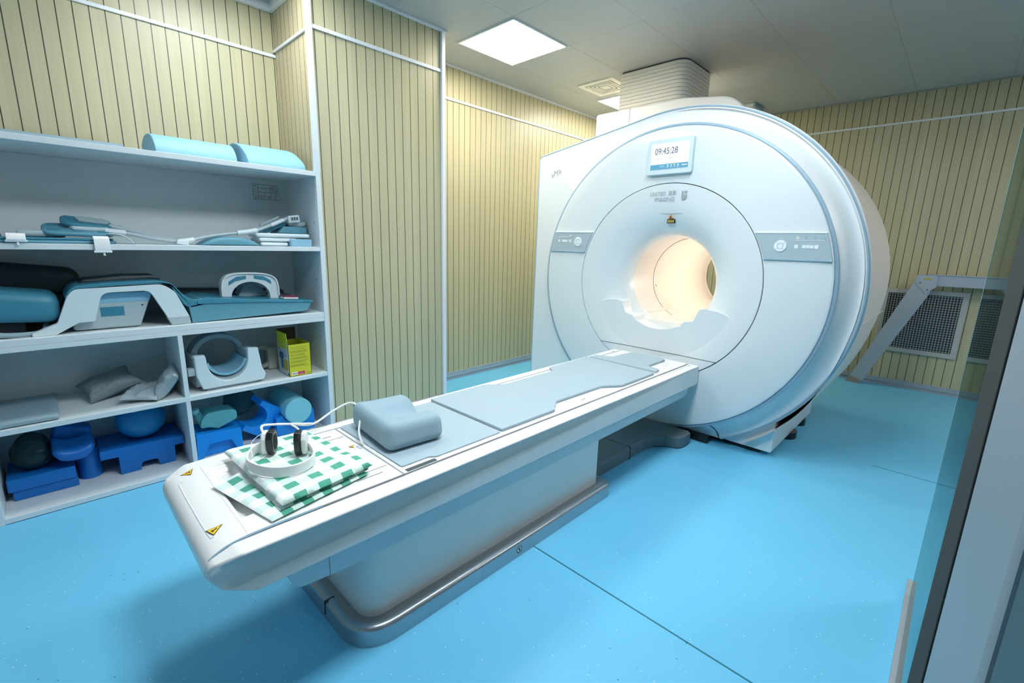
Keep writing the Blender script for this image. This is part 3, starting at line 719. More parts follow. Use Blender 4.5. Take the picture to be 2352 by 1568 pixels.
link('trim_joint', box(0.562, 0.60, TY-0.062, TY-0.058, 0.02, 0.0775, 0.001), M_SEAM, bt)
# no-foot sticker on the trim
sx, sy, sz = 1.322, TY-0.3125, 0.036
def disc_y(x, y, z, r0, r1, th, n=32):
    b = lathe_x([(max(r0, 0.0003), -th), (r1, -th), (r1, 0.0), (max(r0, 0.0003), 0.0)], 0, 0, n, closed=True); b.transform(Matrix.Translation((x, y, z)) @ Matrix.Rotation(PI/2, 4, 'Z')); return b
st = link('no_stepping_sticker', disc_y(sx, sy, sz, 0, 0.017, 0.0006), M_WHITE, bt)
b = disc_y(sx, sy-0.0006, sz, 0.0135, 0.017, 0.0005)
box(sx-0.014, sx+0.014, sy-0.0012, sy-0.0006, sz-0.0013, sz+0.0013, bm=b, rot=rot('Y', 45))
prism(roundpoly([(sx-0.004, sz-0.008), (sx+0.001, sz-0.009), (sx+0.003, sz), (sx+0.006, sz+0.008), (sx-0.001, sz+0.010), (sx-0.004, sz+0.002)], 0.002, 2), 'y', sy-0.0011, sy-0.0006, bm=b)
link('sticker_mark', b, M_BLACK, st)
# warning stickers on the table end
def tri(cx, cy, cz, ang, L, tilt=0):
    R_ = Matrix.Translation((cx, cy, cz)) @ Matrix.Rotation(tilt, 4, 'Y') @ Matrix.Rotation(ang, 4, 'Z')
    b = prism([(-L/2, -L*0.289), (L/2, -L*0.289), (0, L*0.577)], 'z', 0, 0.0006); b.transform(R_)
    t = link('warning_sticker', b, M_BLACK, tb)
    b = prism([(-L*0.43, -L*0.247), (L*0.43, -L*0.247), (0, L*0.49)], 'z', 0.0005, 0.0009); b.transform(R_); f = link('sticker_face', b, M_YEL, t)
    b = prism(roundpoly([(-L*0.13, -L*0.16), (L*0.14, -L*0.14), (L*0.05, 0.0), (L*0.07, L*0.19), (-L*0.05, L*0.20), (-L*0.02, 0.0)], 0.001, 2), 'z', 0.0009, 0.0012); b.transform(R_); link('sticker_mark', b, M_BLACK, t)
tri(0.262, 1.755, 0.5715, math.radians(70), 0.040, -0.25)
tri(0.242, 1.350, 0.5668, math.radians(-75), 0.042, -0.22)
tri(0.752, 1.567, 0.578, math.radians(60), 0.022)
link('info_sticker', box(0.765, 0.775, 1.53, 1.56, 0.5765, 0.5785), mat('pale_lilac_label', (0.6, 0.65, 0.78), 0.5), tb)
b = box(3.0, 3.012, TY-0.29, TY-0.284, 0.572, 0.5735); link('end_mark', b, M_SEAM, tb)
link('end_mark', box(2.96, 2.975, TY+0.288, TY+0.293, 0.572, 0.5735), M_SEAM, tb)
b = bmesh.new()
for q in ((2.93, 1.36, 0.03), (2.86, 1.33, 0.02), (2.80, 1.30, 0.02), (2.95, 1.70, 0.03)): box(q[0]-0.001, q[0]+0.001, q[1]-q[2], q[1]+q[2], 0.574, 0.5762, bm=b)
box(1.86, 1.90, 1.292, 1.296, 0.574, 0.5770, bm=b); box(1.88, 1.905, 1.303, 1.306, 0.574, 0.5770, bm=b)
link('board_mark', b, M_LINE, board)
# open slot beside the head mat
link('mat_slot', box(0.80, 0.925, 1.257, 1.276, 0.5752, 0.5775, 0.001), M_SEAM, board)

# mats
def matpad(name, P, rs, label, z0=0.5760, z1=0.5900):
    b = prism(roundpoly(P, rs, 4), 'z', z0, z1, 0.004, 2, side_r=1)
    return tag(link(name, b, M_MAT, None, 0.6, (sum(p[0] for p in P)/len(P), sum(p[1] for p in P)/len(P), z0)), label, 'mat', 'mats on the patient table')
matpad('table_mat', [(0.800, 1.296), (0.915, 1.296), (0.935, 1.278), (1.268, 1.278), (1.268, 1.775), (0.80, 1.775)], [0.01, 0.008, 0.01, 0.004, 0.004, 0.02], 'blue-grey head mat on the table under the shaped head cushion', 0.5760, 0.5815)
matpad('table_mat', [(1.278, 1.280), (1.63, 1.280), (1.655, 1.300), (1.728, 1.350), (2.115, 1.342), (2.22, 1.272), (2.60, 1.272), (2.63, 1.80), (2.20, 1.79), (2.15, 1.722), (1.73, 1.722), (1.64, 1.79), (1.278, 1.79)],
       [0.008, 0.02, 0.01, 0.01, 0.04, 0.04, 0.01, 0.01, 0.02, 0.02, 0.04, 0.05, 0.008], 'long blue-grey body mat with waisted sides on the patient table')
matpad('table_mat', [(2.640, 1.282), (2.705, 1.290), (2.735, 1.388), (2.985, 1.388), (3.005, 1.43), (3.005, 1.64), (2.98, 1.665), (2.76, 1.68), (2.72, 1.79), (2.640, 1.79)],
       [0.006, 0.02, 0.01, 0.02, 0.03, 0.03, 0.02, 0.02, 0.02, 0.006], 'short notched blue-grey mat on the table end nearest the scanner')

# head cushion
def hc(p, w):
    x, y, z = p; u, v, k = w
    if z > 0.60:
        t = ss(0.60, 0.685, z)
        cx, cy = 0.955, 1.565
        e = math.hypot((x-cx)/0.095 if x < cx else 0.0, (y-cy)/0.095)
        dip = (1-ss(0.30, 1.15, e))*0.044
        if x > cx: dip = (1-ss(0.30, 1.15, abs(y-cy)/0.095))*(0.044 + 0.012*ss(cx, 1.06, x))
        z -= t*dip
        z += t*0.006*math.exp(-((x-0.84)/0.04)**2) 
        x += 0
    else:
        pass
    y += 0.012*ss(0.60, 0.68, z)*(1-ss(1.39, 1.50, y))
    return (x, y, z)
b = soft(0.822, 1.070, 1.385, 1.735, 0.582, 0.686, 0.036, 30, hc, rot=rotz(-0.09))
tag(link('head_cushion', b, M_FOAM, None, 1.2, (0.93, 1.56, 0.582)), 'shaped blue-grey foam head cushion with a scooped hollow on the table', 'cushion')

# folded gingham cloth
def cloth_layer(b, quad, z0, th, seed, bulge=0.0):
    uvl = b.loops.layers.uv.verify(); N = 36; A, B, Cc, D = [Vector(q) for q in quad]
    Lu = (B-A).length; Lv = (D-A).length
    top, bot = [], []
    for i in range(N+1):
        ti, bi = [], []
        for j in range(N+1):
            u, v = i/N, j/N
            p = A*(1-u)*(1-v) + B*u*(1-v) + Cc*u*v + D*(1-u)*v
            e = min(u, 1-u, v, 1-v); edge = math.sqrt(max(0, 1-(1-min(1, e/0.035))**2))
            nz = noise.noise(Vector((p.x*9+seed, p.y*9, seed)))*0.007 + noise.noise(Vector((p.x*22, p.y*14+seed, seed)))*0.0035
            zt = z0 + th/2 + edge*th/2 + (nz*min(1, e/0.05+0.3)) + bulge*math.sin(PI*u)*math.sin(PI*v)
            zb = z0 + th/2 - edge*th/2
            ti.append(b.verts.new((p.x, p.y, max(zt, z0+0.001)))); bi.append(b.verts.new((p.x, p.y, zb)))
        top.append(ti); bot.append(bi)
    def F(vs, uvs):
        f = b.faces.new(vs)
        for l, q in zip(f.loops, uvs): l[uvl].uv = q
    for i in range(N):
        for j in range(N):
            q = [(i, j), (i+1, j), (i+1, j+1), (i, j+1)]
            F([top[a][c] for a, c in q], [(a/N*Lu+seed*0.01, c/N*Lv) for a, c in q])
            F([bot[a][c] for a, c in q[::-1]], [(a/N*Lu, c/N*Lv) for a, c in q[::-1]])
    rimi = [(i, 0) for i in range(N)] + [(N, j) for j in range(N)] + [(N-i, N) for i in range(N)] + [(0, N-j) for j in range(N)]
    for k in range(len(rimi)):
        a, c = rimi[k], rimi[(k+1) % len(rimi)]
        ua, uc = (a[0]/N*Lu+seed*0.01, a[1]/N*Lv), (c[0]/N*Lu+seed*0.01, c[1]/N*Lv)
        F([top[a[0]][a[1]], top[c[0]][c[1]], bot[c[0]][c[1]], bot[a[0]][a[1]]], [ua, uc, (uc[0]+0.004, uc[1]+0.004), (ua[0]+0.004, ua[1]+0.004)])
b = bmesh.new()
cloth_layer(b, [(0.292, 1.585), (0.362, 1.258), (0.690, 1.322), (0.640, 1.70)], 0.5775, 0.011, 1, 0.002)
cloth_layer(b, [(0.385, 1.735), (0.392, 1.283), (0.698, 1.335), (0.650, 1.735)], 0.588, 0.009, 4)
cloth_layer(b, [(0.372, 1.762), (0.397, 1.278), (0.705, 1.325), (0.655, 1.755)], 0.597, 0.022, 7, 0.004)
me_b = b
def link_uv(name, bm, m, loc):
    me = bpy.data.meshes.new(name); o = bpy.data.objects.new(name, me); C.objects.link(o)
    bm.transform(Matrix.Translation(-Vector(loc))); o.location = loc; bm.to_mesh(me); bm.free(); me.materials.append(m); smooth(me, 1.0); return o
tag(link_uv('folded_gown', b, G_GING, (0.52, 1.5, 0.578)), 'folded green and white gingham patient cloth lying on the near end of the table', 'cloth')

# headphones
hz = 0.626
hp = thing('headphones', 'white headphones with black ear pads lying on the gingham cloth', 'headphones', (0.48, 1.53, hz-0.004))
arcp = [(0.490, 1.660), (0.440, 1.635), (0.405, 1.590), (0.388, 1.535), (0.400, 1.475), (0.432, 1.425), (0.480, 1.400), (0.530, 1.412), (0.563, 1.450), (0.578, 1.510), (0.580, 1.560)]
hb = [Vector((p[0], p[1], hz+0.016)) for p in arcp]
link('headband', tube(catmull(hb, 6), 0.01, 16, flat=(0.007, 0.034, (0, 0, 1))), M_WHITE, hp, 0.8)
def cup(c, ang, white_side):
    R_ = Matrix.Translation(c) @ Matrix.Rotation(ang, 4, 'Z')
    def oct(w, h, t0, t1, r):
        P = [(-w*0.55, -h), (w*0.55, -h), (w, -h*0.5), (w, h*0.5), (w*0.55, h), (-w*0.55, h), (-w, h*0.5), (-w, -h*0.5)]
        b = prism(roundpoly(P, 0.006, 3), 'x', t0, t1, r, 3, side_r=1); b.transform(R_); return b
    pd = link('ear_pad', oct(0.031, 0.041, -0.011, 0.011, 0.005), M_BLACK, hp)
    ins = oct(0.018, 0.026, 0.0112*white_side*-1-0.0006, 0.0112*white_side*-1+0.0006, 0.0); link('pad_hole', ins, mat('pad_hollow', (0.004, 0.005, 0.006), 0.8), pd)
    link('ear_cup', oct(0.029, 0.038, 0.011*white_side if white_side > 0 else -0.028, 0.028 if white_side > 0 else -0.011, 0.006), M_WHITE, hp)
cup((0.483, 1.603, hz+0.042), math.radians(145), 1)
cup((0.548, 1.540, hz+0.040), math.radians(150), -1)
cb = catmull([(0.470, 1.625, hz+0.055), (0.478, 1.68, hz+0.075), (0.55, 1.79, 0.655), (0.62, 1.815, 0.630), (0.70, 1.80, 0.612), (0.80, 1.82, 0.640), (0.87, 1.80, 0.664), (0.86, 1.70, 0.655), (0.80, 1.60, 0.615), (0.785, 1.545, 0.583)], 8)
link('cable', tube(cb, 0.0042, 8), M_WHITE, hp)
cb = catmull([(0.560, 1.555, hz+0.05), (0.585, 1.64, hz+0.048), (0.59, 1.72, hz+0.040), (0.62, 1.77, 0.645), (0.66, 1.79, 0.628), (0.70, 1.80, 0.615)], 8)
link('cable', tube(cb, 0.0038, 8), M_WHITE, hp)
cb = catmull([(0.410, 1.57, hz+0.02), (0.43, 1.64, hz+0.04), (0.465, 1.65, hz+0.060), (0.478, 1.62, hz+0.07)], 8)
link('thin_wire', tube(cb, 0.0013, 6), M_WHITE, hp)
cb = catmull([(0.400, 1.52, hz+0.03), (0.418, 1.55, hz+0.012), (0.45, 1.585, hz+0.004), (0.468, 1.60, hz+0.010)], 8)
link('thin_wire', tube(cb, 0.0013, 6), M_WHITE, hp)

# ================================================================== SHELF UNIT
SY0, SY1 = 3.015, 3.50
sh = thing('shelf_unit', 'tall white open shelf unit crammed with coils, cushions and blue plastic moulds', 'shelf', (0.5, 3.25, 0))
link('side_panel', box(1.300, 1.330, SY0-0.003, SY1+0.09, 0.0, 1.765, 0.0015, 1), M_SHELF, sh)
link('corner_post', box(1.302, 1.332, SY0-0.003, 3.048, 1.765, ZC, 0.0015, 1), M_SHELF, sh)
link('side_panel', box(-0.292, -0.265, SY0, SY1, 0.0, 1.735, 0.0015, 1), M_SHELF, sh)
link('back_panel', box(-0.265, 1.300, SY1, SY1+0.010, 0.0, 1.735), M_SHELF, sh)
link('back_panel', box(-0.292, 1.300, SY1, SY1+0.095, 1.736, 1.758), M_SHELF, sh)
def shelfb(z0, z1, x0=-0.265, x1=1.300): return link('shelf_board', box(x0, x1, SY0, SY1, z0, z1, 0.0015, 1), M_SHELF, sh)
shelfb(1.736, 1.764, -0.292); shelfb(1.272, 1.299, -0.265); s4 = shelfb(0.838, 0.870); shelfb(0.812, 0.8375); shelfb(0.431, 0.458); shelfb(0.003, 0.030)
link('divider', box(0.484, 0.506, SY0+0.001, SY1, 0.458, 0.812, 0.001, 1), M_SHELF, sh)
link('divider', box(0.484, 0.506, SY0+0.001, SY1, 0.030, 0.431, 0.001, 1), M_SHELF, sh)
link('plinth', box(-0.28, 1.315, SY0+0.004, SY1, 0.0, 0.003), M_SEAM, sh)
# the unit's left neighbour bay, only its boards show
# cam bolt holes
for (y, z) in ((3.08, 1.455), (3.10, 1.08), (3.36, 1.08), (3.09, 0.70), (3.12, 0.30)):
    b = lathe_x([(0.0003, 0), (0.0045, 0.0)], 0, 0, 12); b.transform(Matrix.Translation((1.2994, y, z))); link('bolt_hole', b, M_SEAM, sh)
link('bolt_hole', box(0.085, 0.115, 3.03, 3.034, 0.870, 0.8708), M_LINE, s4)
link('bolt_hole', box(0.945, 0.972, 3.04, 3.044, 0.870, 0.8708), M_LINE, s4)
# line drawing sticker on the back panel
b = bmesh.new(); X0, X1, Z0, Z1 = 1.078, 1.245, 1.604, 1.700; t_ = 0.0020
def ln(xa, za, xb, zb, w=t_):
    d = Vector((xb-xa, zb-za)); n = Vector((-d.y, d.x)).normalized()*w/2
    b.faces.new([b.verts.new((q.x, 3.4985, q.y)) for q in (Vector((xa, za))+n, Vector((xb, zb))+n, Vector((xb, zb))-n, Vector((xa, za))-n)])
for z in (Z0, Z1): ln(X0, z, X1-0.012, z)
for x in (X0, X0+0.030, X0+0.110, X0+0.138, X0+0.146): ln(x, Z0, x, Z1)
ln(X1-0.012, Z1, X1+0.008, Z0); ln(X1-0.008, Z0+0.02, X1-0.016, Z1-0.025); ln(X1-0.002, Z0, X1-0.016, Z0)
for k, z in enumerate((0.022, 0.035, 0.048, 0.060)): ln(X0, Z0+z, X0+0.022, Z0+z)
for z in (0.022, 0.046, 0.072): ln(X0+0.030, Z0+z, X0+0.138, Z0+z)
ln(X0+0.072, Z0+0.022, X0+0.072, Z0+0.046)
for k in range(5): ln(X0+0.034+k*0.008, Z0+0.006+(k % 2)*0.008, X0+0.042+k*0.008, Z0+0.014-(k % 2)*0.008, 0.002)
for c in ((X0+0.014, Z1-0.012), (X0+0.124, Z1-0.035), (X0+0.014, Z0+0.011), (X0+0.098, Z0+0.011), (X0+0.124, Z1-0.014)):
    for k in range(8):
        a, a2 = k*PI/4, (k+1)*PI/4; ln(c[0]+0.006*math.cos(a), c[1]+0.006*math.sin(a), c[0]+0.006*math.cos(a2), c[1]+0.006*math.sin(a2), 0.0022)
link('diagram_sticker', b, mat('sticker_ink', (0.03, 0.06, 0.08), 0.6), sh)

# ---------------- on top of the unit
ZT = 1.7645
t = tag(link('long_wedge', prism([(3.40, ZT), (3.545, ZT), (3.545, 1.842), (3.52, 1.846), (3.40, 1.805)], 'x', -0.285, 0.428, 0.004, 2), mat('slate_foam', (0.28, 0.43, 0.55), 0.5, vary=0.04), None, 0.5, (-0.2, 3.46, ZT)),
    'long flat slate-blue wedge lying on top of the shelf unit at far left', 'wedge')
def arch_foam(x0, x1, y0, y1, h, name, label, skew=0.0):
    P = [(y0, 0), (y0+0.01, h*0.45), (y0+0.055, h*0.86), (y0+0.12, h), (y1-0.05, h*0.92), (y1, h*0.62), (y1, 0)]
    P = [tuple(q) for q in catmull(P[:-1], 5)] + [P[-1]]
    b = prism([(p[0], ZT+p[1]) for p in P], 'x', x0, x1, 0.006, 2, side_r=1)
    for v in b.verts: v.co.x += skew*(v.co.y-y0)
    return tag(link(name, b, M_LBLUE, None, 0.5, ((x0+x1)/2, (y0+y1)/2, ZT)), label, 'cushion', 'arched foam cushions on top of the shelf unit')
arch_foam(0.525, 0.918, 3.20, 3.44, 0.128, 'foam_cushion', 'pale blue arched foam cushion on the shelf top, left of the other one', -0.10)
def cush2():
    P = [(3.12, 0), (3.125, 0.035), (3.16, 0.075), (3.24, 0.125), (3.34, 0.150), (3.42, 0.140), (3.46, 0.11), (3.46, 0)]
    P = [tuple(q) for q in catmull(P[:-1], 5)] + [P[-1]]
    b = prism([(p[0], ZT+p[1]) for p in P], 'x', 0.950, 1.285, 0.006, 2, side_r=1)
    for v in b.verts:
        v.co.x += -0.06*(v.co.y-3.12)
        if v.co.x > 1.1: v.co.x -= 0.22*max(0, v.co.z-ZT-0.05)
    return b
tag(link('foam_cushion', cush2(), M_LBLUE, None, 0.5, (1.12, 3.28, ZT)), 'pale blue arched foam cushion on the shelf top against the corner post', 'cushion', 'arched foam cushions on top of the shelf unit')

# ---------------- upper shelf (z 1.30): flexible coils
ZU = 1.2995
def flex(x0, x1, y0, y1, z, th, m, label, ang=0, tilt=0, cells=3, hm=None, name='flexible_coil', tx=0):
    cx, cy = (x0+x1)/2, (y0+y1)/2; L_, W_ = (x1-x0)/2, (y1-y0)/2
    R_ = Matrix.Translation((cx, cy, z+th/2+W_*math.sin(math.radians(tx)))) @ Matrix.Rotation(math.radians(tx), 4, 'X') @ Matrix.Rotation(math.radians(ang), 4, 'Z') @ Matrix.Rotation(math.radians(tilt), 4, 'Y')
    t = thing(name, label, 'coil', (cx, cy, z), 'flexible imaging coils on the upper shelf')
    P = roundpoly([(-L_, -W_), (L_, -W_), (L_, W_), (-L_, W_)], min(L_, W_)*0.7, 8)
    b = prism(P, 'z', -th/2, th/2, th*0.42, 4, side_r=1)
    b.transform(R_); link('pad', b, m, t)
    for k in range(cells):
        for s in ((-1, 1) if W_ > 0.06 else (0,)):
            u = -L_*0.68 + k*(L_*1.36/(max(1, cells-1)))
            b = prism(roundpoly([(u-L_*0.16, s*W_*0.5-0.016), (u+L_*0.16, s*W_*0.5-0.016), (u+L_*0.16, s*W_*0.5+0.016), (u-L_*0.16, s*W_*0.5+0.016)], 0.007, 3), 'z', th/2-0.003, th/2+0.003, 0.0015, 1); b.transform(R_)
            link('cell', b, hm or M_TEAL, t)
    return t, R_
flex(-0.20, 0.30, 3.06, 3.30, ZU, 0.014, M_TEAL2, 'lowest flat teal coil of the pile at the left end of the upper shelf', 0, 0, 0)
flex(-0.16, 0.29, 3.08, 3.30, ZU+0.0145, 0.012, M_TEAL, 'thin dark teal coil second from bottom of the left pile', 1, 0, 0)
b = soft(-0.05, 0.12, 3.14, 3.32, ZU+0.027, ZU+0.060, 0.016, 10)
tag(link('foam_pad', b, M_PALE, None, 1.0, (0.03, 3.2, ZU+0.027)), 'pale curved pad sticking out left of the teal coil pile', 'pad')
t, R_ = flex(0.035, 0.300, 3.11, 3.27, ZU+0.030, 0.020, M_TEAL2, 'pale teal coil with three dark windows in the middle of the left pile', -2, 1, 3, tx=17)
b = prism(roundpoly([(-0.02, -0.035), (0.10, -0.035), (0.12, 0.0), (0.10, 0.035), (-0.02, 0.035), (-0.035, 0)], 0.01, 3), 'z', 0.010, 0.026, 0.004, 2); b.transform(R_); link('connector_box', b, M_COIL, t)
tube(catmull([(0.29, 3.16, ZU+0.062), (0.36, 3.15, ZU+0.055), (0.46, 3.13, ZU+0.030), (0.575, 3.11, ZU+0.014)], 8), 0.011, 10, bm=None)
link('cable', tube(catmull([(0.28, 3.16, ZU+0.060), (0.36, 3.15, ZU+0.052), (0.46, 3.13, ZU+0.030), (0.575, 3.11, ZU+0.013)], 8), 0.0105, 10), M_PALE, t)
link('cable_collar', tube([(0.265, 3.16, ZU+0.061), (0.345, 3.152, ZU+0.054)], 0.018, 8), M_COIL, t)
t, R_ = flex(0.105, 0.300, 3.16, 3.29, ZU+0.072, 0.020, M_TEAL, 'dark teal coil with three windows topmost of the left pile', -3, 6, 3, tx=17)
b = prism(roundpoly([(-0.03, -0.03), (0.07, -0.03), (0.09, 0.0), (0.07, 0.03), (-0.03, 0.03), (-0.045, 0)], 0.01, 3), 'z', 0.010, 0.024, 0.004, 2); b.transform(R_); link('connector_box', b, M_PALE, t)
link('cable', tube(catmull([(0.28, 3.20, ZU+0.084), (0.36, 3.19, ZU+0.070), (0.48, 3.17, ZU+0.038), (0.60, 3.15, ZU+0.012)], 8), 0.0085, 10), M_PALE, t)
link('cable_collar', tube([(0.285, 3.20, ZU+0.086), (0.335, 3.194, ZU+0.077)], 0.015, 8), M_PALE, t)
# curved grey strap end
t = thing('coil_strap', 'grey curled strap hanging down at the right of the left coil pile', 'strap', (0.34, 3.10, ZU))
link('strap', tube(catmull([(0.265, 3.09, ZU+0.050), (0.305, 3.085, ZU+0.048), (0.340, 3.08, ZU+0.032), (0.362, 3.075, ZU+0.006)], 6), 0.01, 12, flat=(0.05, 0.006, (0.3, 0, 1))), M_PALE, t)
# white tags folded over the board edge
def tagob(x0, x1, zt, drop, label):
    t = thing('white_buckle', label, 'buckle', ((x0+x1)/2, 3.01, zt), 'white buckles hanging at the edge of the upper shelf')
    P = [(3.07, zt+0.004), (3.03, zt+0.012), (3.009, zt+0.004), (3.004, zt-drop*0.5), (3.006, zt-drop), (2.999, zt-drop), (2.995, zt-drop*0.5), (3.000, zt+0.010), (3.03, zt+0.020), (3.07, zt+0.012)]
    link('flap', prism(P, 'x', x0, x1, 0.0025, 2), M_WHITE, t)
    link('lip', tube([(x0-0.004, 3.002, zt-drop+0.002), (x1+0.004, 3.002, zt-drop+0.002)], 0.005, 8), M_WHITE, t)
    link('peg', tube([((x0+x1)/2+0.003, 3.003, zt-drop), ((x0+x1)/2+0.003, 3.003, zt-drop-0.016)], lambda q: 0.0025 + 0.0025*(q > 0.5), 8), M_WHITE, t)
tagob(0.204, 0.262, 1.318, 0.056, 'wide white buckle flap folded down over the upper shelf edge')
tagob(-0.080, -0.020, 1.324, 0.016, 'small white buckle lying flat on the upper shelf at far left')
b = soft(-0.26, -0.10, 3.15, 3.32, ZU+0.0005, ZU+0.055, 0.02, 8, lambda p, w: (p[0], p[1], p[2] if p[2] < ZU+0.02 else p[2]-0.1*max(0, p[0]+0.16)))
tag(link('dark_pouch', b, M_DKPAD, None, 1.0, (-0.18, 3.2, ZU)), 'small black pouch at the far left end of the upper shelf', 'pouch')
# long cable across the middle
t = thing('jointed_cable', 'pale grey jointed cable arm rising from mid shelf to a square plug', 'cable', (0.85, 3.1, ZU))
cp = catmull([(0.555, 3.09, ZU+0.016), (0.63, 3.10, ZU+0.030), (0.70, 3.105, ZU+0.048), (0.82, 3.11, ZU+0.068), (0.95, 3.12, ZU+0.090), (1.05, 3.13, ZU+0.128), (1.15, 3.15, ZU+0.172), (1.18, 3.155, ZU+0.178)], 8)
link('cable', tube(cp, 0.0085, 10), M_PALE, t)
for a_, b_, r_ in ((0, 9, 0.014), (26, 34, 0.015), (40, 47, 0.012)): link('cable_sleeve', tube(cp[a_:b_], r_, 10), M_COIL, t)
link('flat_plug', box(0.545, 0.600, 3.07, 3.10, ZU+0.002, ZU+0.022, 0.003, 2, rot=rot('Y', 8)), M_COIL, t)
pl = link('square_plug', box(1.160, 1.232, 3.135, 3.175, ZU+0.150, ZU+0.195, 0.006, 2, rot=rot('Y', -8)), M_COIL, t)
link('plug_socket', box(1.172, 1.222, 3.132, 3.136, ZU+0.159, ZU+0.187, 0.002, 1, rot=rot('Y', -8)), M_PALE, pl)
for k in range(3): link('plug_pin', box(1.178+k*0.015, 1.188+k*0.015, 3.130, 3.133, ZU+0.164+k*0.0015, ZU+0.181+k*0.0015, 0.001, 1), M_SEAM, pl)
# dark strip behind the cable
b = prism([(1.02, ZU+0.12), (1.13, ZU+0.175), (1.135, ZU+0.190), (1.02, ZU+0.135)], 'y', 3.22, 3.25, 0.003)
tag(link('grey_bar', b, M_PALE, None, 0.6, (1.07, 3.23, ZU+0.12)), 'pale grey bar leaning up behind the jointed cable on the upper shelf', 'bar')
# dome pad
def domef(p, w):
    u, v, k = w; return (p[0], p[1], p[2] if p[2] < ZU+0.004 else ZU + (p[2]-ZU)*(max(0.05, (1-abs(u)**2.6))))
tag(link('dome_pad', soft(0.655, 0.965, 3.06, 3.24, ZU, ZU+0.050, 0.02, 14, domef), M_TEAL2, None, 1.0, (0.8, 3.15, ZU)), 'low teal domed pad lying in the middle of the upper shelf', 'pad')
# stack at right
for k, (x0, x1, th, m_, lab) in enumerate(((0.965, 1.125, 0.022, M_COIL, 'bottom white slab of the stack at the right end of the upper shelf'),
        (0.958, 1.180, 0.022, M_COIL, 'white slab second from the bottom of the right-hand stack'),
        (0.945, 1.262, 0.024, M_COIL, 'widest white slab lying on top of the right-hand stack'))):
    z = ZU + 0.002 + k*0.026
    tag(link('white_slab', soft(x0, x1, 3.07, 3.24, z, z+th, 0.0105, 10), m_, None, 1.0, ((x0+x1)/2, 3.15, z)), lab, 'slab', 'white slabs stacked on the upper shelf')
tag(link('blue_block', box(1.132, 1.262, 3.045, 3.20, ZU, ZU+0.046, 0.004), M_LBLUE, None, 0.6, (1.2, 3.12, ZU)), 'light blue wedge block beside the bottom of the white slab stack', 'block')
tag(link('blue_block', prism([(1.10, ZU+0.080), (1.285, ZU+0.080), (1.285, ZU+0.125), (1.14, ZU+0.125)], 'y', 3.17, 3.32, 0.005), M_TEAL2, None, 0.6, (1.2, 3.25, ZU+0.08)), 'teal block sitting on the widest white slab at right', 'block')
tag(link('teal_plate', box(1.00, 1.17, 3.19, 3.165+0.12, ZU+0.098, ZU+0.116, 0.004, rot=rot('Y', -24)), M_TEAL, None, 0.6, (1.1, 3.23, ZU+0.09)), 'dark teal plate leaning under the jointed cable at right', 'plate')
tag(link('curved_pad', soft(1.170, 1.288, 3.18, 3.32, ZU+0.127, ZU+0.158, 0.014, 10, lambda p, w: (p[0], p[1], p[2]+0.010*w[0]*w[0]-0.006)), M_PALE, None, 1.0, (1.23, 3.25, ZU+0.127)), 'pale curved pad topmost at the right end of the upper shelf', 'pad')

# ---------------- middle shelf (z 0.87)
ZM = 0.8705
sp = thing('spine_coil', 'large white arched coil with teal padded top on the middle shelf', 'coil', (0.25, 3.12, ZM))
out = roundpoly([(-0.060, ZM), (0.020, ZM), (0.105, ZM+0.050), (0.165, ZM+0.052), (0.205, ZM+0.190), (0.395, ZM+0.193), (0.475, ZM+0.004), (0.558, ZM+0.004), (0.555, ZM+0.045), (0.505, 1.050), (0.455, 1.094), (0.105, 1.084), (0.078, 1.05), (0.030, 0.925), (-0.060, 0.885)],
                [0.004, 0.01, 0.02, 0.01, 0.045, 0.045, 0.004, 0.004, 0.01, 0.05, 0.09, 0.07, 0.04, 0.02, 0.004], 7)
fr = link('arch_frame', prism(out, 'y', 3.045, 3.085, 0.004, 2, side_r=1), M_COIL, sp)
link('frame_foot', prism([(0.472, ZM+0.001), (0.560, ZM+0.001), (0.556, ZM+0.045), (0.455, ZM+0.045)], 'y', 3.040, 3.09, 0.003, 2), M_PALE, fr)
bd = prism(roundpoly([(0.075, ZM+0.004), (0.345, ZM+0.003), (0.415, 1.060), (0.155, 1.055), (0.125, 1.0)], [0.02, 0.015, 0.04, 0.04, 0.02], 5), 'y', 3.09, 3.32, 0.012, 3, side_r=1)
bd = link('coil_body', bd, M_PALE, sp)
link('body_label', box(0.192, 0.286, 3.0885, 3.092, 0.936, 0.985, 0.002, 1), M_TEAL, bd)
link('body_window', prism([(0.155, 1.005), (0.395, 1.008), (0.41, 1.055), (0.165, 1.055)], 'y', 3.0875, 3.092, 0.002), M_LBLUE, bd)
b = lathe_x([(0.0003, 0), (0.005, 0.0), (0.005, 0.004)], 0, 0, 12); b.transform(Matrix.Translation((0.362, 3.089, 0.985)) @ Matrix.Rotation(PI/2, 4, 'Z')); link('body_screw', b, M_SEAM, bd)
top = [(0.072, 1.040), (0.080, 1.062), (0.10, 1.090), (0.14, 1.103), (0.30, 1.112), (0.44, 1.112), (0.495, 1.092), (0.535, 1.040), (0.575, 1.006), (0.62, 1.000), (0.655, 0.995), (0.652, 0.975), (0.60, 0.962), (0.565, 0.960), (0.535, 0.985), (0.50, 1.060), (0.455, 1.096), (0.14, 1.086), (0.105, 1.070), (0.085, 1.035)]
link('padded_top', prism([tuple(q) for q in catmull(top, 4, True)], 'y', 3.05, 3.36, 0.006, 3, side_r=1), M_TEAL, sp)
b = prism([(0.13, 1.100), (0.44, 1.112), (0.47, 1.108), (0.44, 1.135), (0.30, 1.135), (0.15, 1.12)], 'y', 3.16, 3.34, 0.01, 2)
tag(link('dark_pad', b, M_DKPAD, None, 0.6, (0.3, 3.25, 1.105)), 'black pad resting on the teal top of the arched coil', 'pad')
